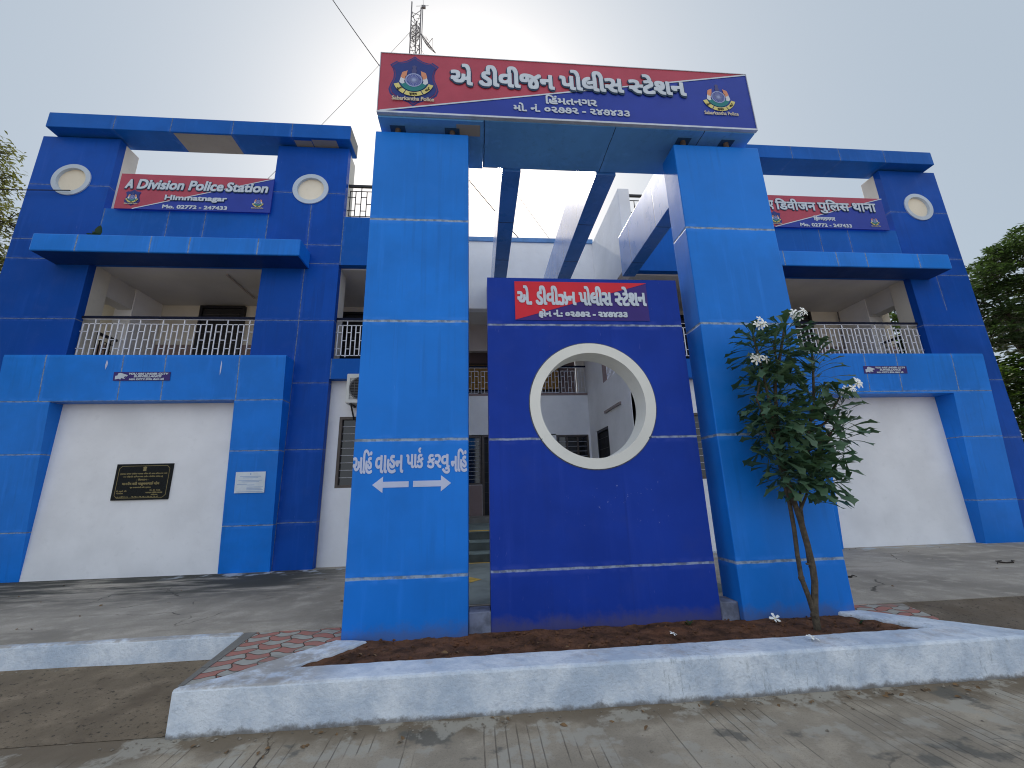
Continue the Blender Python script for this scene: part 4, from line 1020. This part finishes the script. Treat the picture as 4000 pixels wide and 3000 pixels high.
for (tip, depth, n) in tips:
    tip = vec(*tip); n = int(n*1.5)
    for k in range(n):
        f = k/n; az = k*2.399+rng.uniform(-.3, .3); el = R(64-78*f+rng.uniform(-16, 16))
        d = vec(math.cos(az)*math.cos(el), math.sin(az)*math.cos(el)*.85, math.sin(el))
        b = tip+vec(0, 0, -depth*f*.9); L = (.22+.16*min(1, f*2.2))*rng.uniform(.8, 1.15)
        lv = MB(); leaf(lv, b, d, L, rng.uniform(.036, .050), rng.uniform(.55, 1.25), PUD, rng.uniform(-.9, .9))
        ok = all(z > 1.40 for x, y, z in lv.v)
        for x, y, z in lv.v[::6]:
            for (za, l0, r0), (zb, l1, r1) in zip(ENV, ENV[1:]):
                if za <= z <= zb:
                    q = (z-za)/(zb-za); ok = ok and l0+(l1-l0)*q-.03 < x < r0+(r1-r0)*q+.03
        if ok: m.add(lv.v, lv.f)
m.build('crown', mt['leaf'], T, smooth=True)
def flower(m, c, d, r, rg):
    d = d.normalized(); a = d.cross(vec(.2, .3, .9)).normalized(); b = d.cross(a)
    t0 = rg.uniform(0, 1.2)
    for k in range(5):
        t = t0+2*math.pi*k/5; u = a*math.cos(t)+b*math.sin(t); w = a*math.cos(t+1.2)+b*math.sin(t+1.2); s = d.cross(u)
        vs = [c, c+u*r*.45+s*r*.24+d*r*.12, c+u*r*.95+s*r*.22+d*r*.06, c+u*r*1.08+d*r*-.04, c+u*r*.9-s*r*.25+d*r*.10, c+u*r*.4-s*r*.18+d*r*.16]
        m.cur = 0; m.add(vs, [(0, 1, 2, 3, 4, 5)])
    m.cur = 1; q = [c+d*r*.06+(a*math.cos(k*1.05)+b*math.sin(k*1.05))*r*.13 for k in range(6)]; m.add(q, [tuple(range(6))])
    m.cur = 2; m.tube([c, c-d*r*.8], r*.05, 5)
for (x, z, n, sp) in ((3.15, 3.42, 5, .07), (3.68, 3.545, 8, .075), (3.10, 3.0, 4, .06), (4.18, 2.70, 6, .065), (4.05, 2.60, 8, .075)):
    m = MB(); c0 = vec(x, Y-.10, z)
    for k in range(n):
        off = vec(rng.uniform(-1, 1), rng.uniform(-.7, .3), rng.uniform(-.7, .7))*sp
        flower(m, c0+off, vec(off.x*4, -1.0, off.z*3+.25), rng.uniform(.042, .054), rng)
    for k in range(4): m.cur = 2; m.tube([c0+vec(0, .07, -.10), c0+vec(rng.uniform(-.06, .06), .02, rng.uniform(-.04, .04))], .004, 4)
    m.build('flower_cluster', [mt['petal'], mt['pistil'], mt['leaf']], T)
proto = None
for i, (x, y, z, s, lab) in enumerate(((3.06, 4.53, .285, 1.0, 'fallen white star flower lying upright on the soil left of the plumeria trunk'), (1.86, 4.31, .278, .62, 'small fallen white petals on the soil in front of the slab'), (2.93, 3.87, .318, .9, 'white fallen flower lying on top of the whitewashed kerb'))):
    m = MB(); flower(m, vec(0, 0, .02*s), vec(rng.uniform(-.3, .3), -.55 if i == 0 else -.2, 1 if i else .45), .055*s, rng)
    o = m.build('fallen_flower', [mt['petal'], mt['pistil'], mt['leaf']]); o.location = (x, y, z); tag(o, lab, 'flower', 'fallen plumeria flowers')
# weed on the canopy
W = thing('wall_weed', 'small green weed sprouting on the light blue canopy of the left wing', 'plant', (-8.03, 8.45, 7.06))
m = MB()
for d, L, w in (((-.5, -.5, .35), .16, .07), ((.5, -.5, .4), .17, .08), ((.35, -.2, 1.4), .30, .06), ((0, -.8, .2), .14, .07), ((-.2, -.3, .8), .16, .05)):
    leaf(m, vec(-8.03, 8.40, 7.06), vec(*d), L, w, .3, ((0, .1), (.3, .8), (.6, 1), (.85, .6), (1, .05)))
m.build('leaves', mt['leaf2'], W, smooth=True); m = MB(); m.tube([(-8.03, 8.40, 7.05), (-8.0, 8.40, 7.25)], .008, 5); m.build('stem', mt['leaf2'], W)
for i, (x, y, L, a, lab) in enumerate(((8.6, 6.6, .55, .25, 'dry dark twig lying on the right apron farther from the gate'), (5.35, 6.15, .32, -.3, 'short dry twig lying on the apron close to the right pillar'))):
    m = MB(); pts = [(x+L*(k/5-.5), y+.05*math.sin(k*1.7)+a*L*(k/5-.5), .325+.01*math.sin(k*2.1)) for k in range(6)]; m.tube(pts, [.006, .012, .014, .013, .009, .004], 6)
    if i == 0: m.tube([pts[2], (x-.1, y+.09, .33), (x+.05, y+.12, .325)], .007, 5)
    o = m.build('twig', mt['darkbark']); tag(o, lab, 'twig', 'dry twigs on the apron')

LAN = ((0, .15), (.3, .8), (.55, 1.), (.8, .6), (1., .05))
def tree(name, label, base, height, limbs, clumps, lmat, leaf_l, leaf_w, per, seed, droop=.4, rosette=True, trunk_r=.22):
    rg = random.Random(seed); T = thing(name, label, 'tree', base, 'trees beside the station'); b = vec(*base)
    m = MB()
    for pts in limbs:
        pp = [b+vec(*p[:3]) for p in pts]; m.tube(pp, [p[3] for p in pts], 8)
    tw = []
    c = MB()
    for (cx, cy, cz, r, rz) in clumps:
        cc = b+vec(cx, cy, cz); near = min((b+vec(*p[:3]) for pts in limbs for p in pts[1:]), key=lambda q: (q-cc).length)
        mid = (near+cc)/2+vec(0, 0, .1*r); m.tube([near, mid, cc], [.05, .035, .015], 5)
        for k in range(int(per*r*r)):
            while True:
                u = vec(rg.uniform(-1, 1), rg.uniform(-1, 1), rg.uniform(-1, 1))
                if .15 < u.length < 1: break
            p = cc+vec(u.x*r, u.y*r, u.z*rz); n = rg.randint(5, 8) if rosette else 4
            ax = (u+vec(0, 0, .9)).normalized()
            if rg.random() < .25: m.tube([cc+(p-cc)*.3, p], [.012, .005], 4, False)
            for j in range(n):
                az = 2*math.pi*j/n+rg.random(); e = rg.uniform(-.25, .55)
                d = vec(math.cos(az), math.sin(az), e)+ax*.35
                leaf(c, p+vec(rg.uniform(-.04, .04), rg.uniform(-.04, .04), rg.uniform(-.04, .04)) if rosette else p+vec(rg.uniform(-.15, .15), rg.uniform(-.15, .15), rg.uniform(-.15, .15)), d, leaf_l*rg.uniform(.7, 1.2), leaf_w, droop, LAN, rg.uniform(-.6, .6))
    m.build('trunk', mt['darkbark'], T, smooth=True); c.build('crown', lmat, T)
    return T
tree('broad_tree', 'tall spreading tree with rosettes of narrow leaves beyond the right wing', (22.0, 13.0, 0), 12,
     [[(0, 0, 0, .32), (-.3, 0, 3, .28), (-.8, .1, 5.2, .24), (-1.8, 0, 6.4, .16), (-2.3, -.2, 7.6, .09)], [(-.8, .1, 5.2, .2), (.2, .3, 7.2, .16), (1.2, 0, 9.2, .1), (1.4, 0, 10.5, .06)], [(-.3, 0, 3, .2), (-1.6, -.3, 4.0, .14), (-3.0, -.6, 4.6, .08)], [(-.5, 0, 4.2, .2), (1.2, -.6, 5.8, .13), (2.6, -.8, 7.0, .08)], [(-1.8, 0, 6.4, .12), (-.6, -.5, 8.0, .09), (.1, -.5, 9.4, .05)]],
     [(-2.3, 0, 9.0, 1.1, .55), (-3.2, 0, 8.2, .9, .5), (-3.3, -.2, 6.6, 1.0, .5), (-1.4, .2, 9.8, 1.0, .5), (-.6, .5, 7.6, 1.4, .6), (1.0, .5, 8.0, 1.5, .6), (-3.4, -.5, 4.4, 1.0, .5), (-.6, -.3, 10.3, 1.3, .6), (1.0, 0, 11.2, 1.2, .6), (2.8, .2, 10.4, 1.5, .7), (-2.6, .1, 7.5, 1.2, .5), (-.9, -.6, 8.6, 1.5, .5), (1.2, -.3, 9.0, 1.6, .55), (3.3, -.3, 8.3, 1.6, .6), (-1.7, -.6, 6.4, 1.3, .4), (.5, -.8, 7.0, 1.5, .4), (2.6, -.9, 6.3, 1.4, .45), (-2.7, -.6, 5.2, 1.2, .45), (-.7, -1, 5.3, 1.3, .4), (1.3, -1.1, 4.8, 1.3, .5)],
     mt['leaf2'], .26, .036, 125, 5)
tree('bushy_tree', 'lower bright green bushy tree under the spreading tree on the right', (18.3, 12.2, 0), 5,
     [[(0, 0, 0, .14), (.1, 0, 1.5, .11), (-.1, .2, 3.2, .06)], [(.1, 0, 1.5, .09), (.9, 0, 3.0, .05)], [(.1, 0, 1.2, .08), (-.9, 0, 2.6, .05)]],
     [(-1.2, 0, 4.6, .9, .8), (.3, 0, 5.2, 1.0, .7), (1.5, .1, 4.6, 1.0, .8), (-1.5, 0, 3.2, 1.1, 1.0), (.1, -.2, 3.5, 1.2, 1.0), (1.5, -.2, 3.0, 1.2, 1.0), (-1.3, -.2, 1.6, 1.2, 1.0), (.3, -.4, 1.6, 1.3, 1.1), (1.8, -.2, 1.3, 1.2, 1.0)],
     mt['leaf4'], .22, .05, 120, 9, .5)
tree('feathery_tree', 'olive feathery tree beyond the left edge of the left wing', (-13.6, 10.2, 0), 11,
     [[(0, 0, 0, .2), (.1, 0, 3, .17), (0, .1, 6, .12), (-.2, 0, 9, .07), (-.3, 0, 10.4, .03)], [(0, .1, 6, .09), (.8, 0, 7.6, .05), (1.2, 0, 8.6, .03)], [(.1, 0, 4.5, .1), (1.0, 0, 5.8, .06), (1.4, .1, 6.8, .03)]],
     [(-.6, 0, 10.6, .7, .7), (.8, 0, 10.7, .5, .5), (.95, 0, 9.9, .55, .5), (.1, 0, 10.1, .7, .6), (1.4, 0, 7.6, .7, .6), (1.5, 0, 5.6, .7, .6), (.7, 0, 9.2, .7, .55), (1.5, .1, 8.7, .55, .45), (-.2, 0, 8.6, .8, .6), (1.2, 0, 7.5, .8, .6), (.2, -.1, 7.4, .8, .7), (1.6, 0, 6.4, .7, .5), (.6, 0, 6.0, .9, .8), (1.3, -.2, 4.8, .8, .7), (.3, 0, 4.2, 1.0, .9)],
     mt['leaf3'], .16, .02, 420, 13, .8, False)

def dup(root, loc, rz, label):
    r = root.copy(); COL.objects.link(r); r.location = loc; r.rotation_euler = (0, 0, rz); r['label'] = label
    for ch in list(root.children):
        c = ch.copy(); COL.objects.link(c); c.parent = r
    return r
BT = [o for o in COL.objects if o.name == 'broad_tree'][0]
dup(BT, (-15.0, 3.2, 0), R(200), 'spreading tree added out of view on the left to darken the left wing')  # added outside the view so its crown dims the left wing corner
dup(BT, (18.5, 3.4, 0), R(100), 'unseen spreading tree added on the right to hold light off the right wing')  # second added tree, unseen, dimming the right wing corner

rg = random.Random(77); m = MB()
for i in range(420):
    if i < 230: x = rg.uniform(-2.6, 5.2); y = 3.67-abs(rg.gauss(0, .07))-.005; z = .004
    elif i < 300: x = rg.uniform(-7, -2.4); y = 4.9-abs(rg.gauss(0, .05)); z = .106-(4.98-y)*.08
    elif i < 350: x = rg.uniform(-4, 6); y = rg.uniform(2.3, 3.6); z = .003
    else: x = rg.choice((rg.uniform(-9, -1.5), rg.uniform(4.2, 10.5))); y = 8.7-abs(rg.gauss(0, .35)); z = .313
    r = rg.choice((.004, .005, .007, .010, .014))
    m.add([Vector((rg.uniform(.6, 1.3)*a, rg.uniform(.6, 1.3)*b, rg.uniform(.4, .9)*c))*r+Vector((x, y, z)) for a, b, c in ((1, 0, 0), (0, 1, 0), (-1, 0, 0), (0, -1, 0), (0, 0, 1))], [(0, 1, 4), (1, 2, 4), (2, 3, 4), (3, 0, 4)])
m.cur = 1
for i in range(95):
    if i < 45: x = rg.uniform(-2.4, 5.0); y = 3.64-abs(rg.gauss(0, .13)); z = .006
    elif i < 65: x = rg.uniform(-1.2, 4.0); y = rg.uniform(4.05, 4.6); z = .287
    else: x = rg.choice((rg.uniform(-8, -1.6), rg.uniform(4.4, 10))); y = rg.uniform(5.4, 8.6); z = .316
    a = rg.uniform(0, 6.28); leaf(m, vec(x, y, z), vec(math.cos(a), math.sin(a), rg.uniform(.1, .5)), rg.uniform(.03, .07), rg.uniform(.008, .016), rg.uniform(.3, .9), LAN, rg.uniform(-.6, .6))
o = m.build('ground_litter', [plain('pale_grit', (.22, .19, .15), .9, .4, 40), plain('dry_brown_leaf', (.17, .10, .045), .8, .35, 14)]); o['kind'] = 'stuff'
tag(o, 'loose grit, pebbles and dry leaves scattered on the concrete and along the kerbs', 'litter')

BU = [o for o in COL.objects if o.name == 'bushy_tree'][0]
d = dup(BU, (15.6, 13.4, 0), R(75), 'bushy tree seen only through the side opening of the right wing balcony'); d.scale = (1.0, 1.0, 1.5)

for x, y, n, lab in ((2.16, 4.60, 6, 'tiny green weed growing against the foot of the deep blue slab'), (3.83, 4.35, 4, 'tiny green weed in the right corner of the soil bed beyond the plumeria trunk')):
    Wd = thing('soil_weed', lab, 'plant', (x, y, .27)); m = MB()
    for k in range(n):
        a = rg.uniform(0, 6.28); leaf(m, vec(x+rg.uniform(-.02, .02), y+rg.uniform(-.01, .01), .27), vec(math.cos(a), math.sin(a), rg.uniform(.7, 1.6)), rg.uniform(.04, .08), rg.uniform(.008, .014), .5, LAN)
    m.build('leaves', mt['leaf4'], Wd)
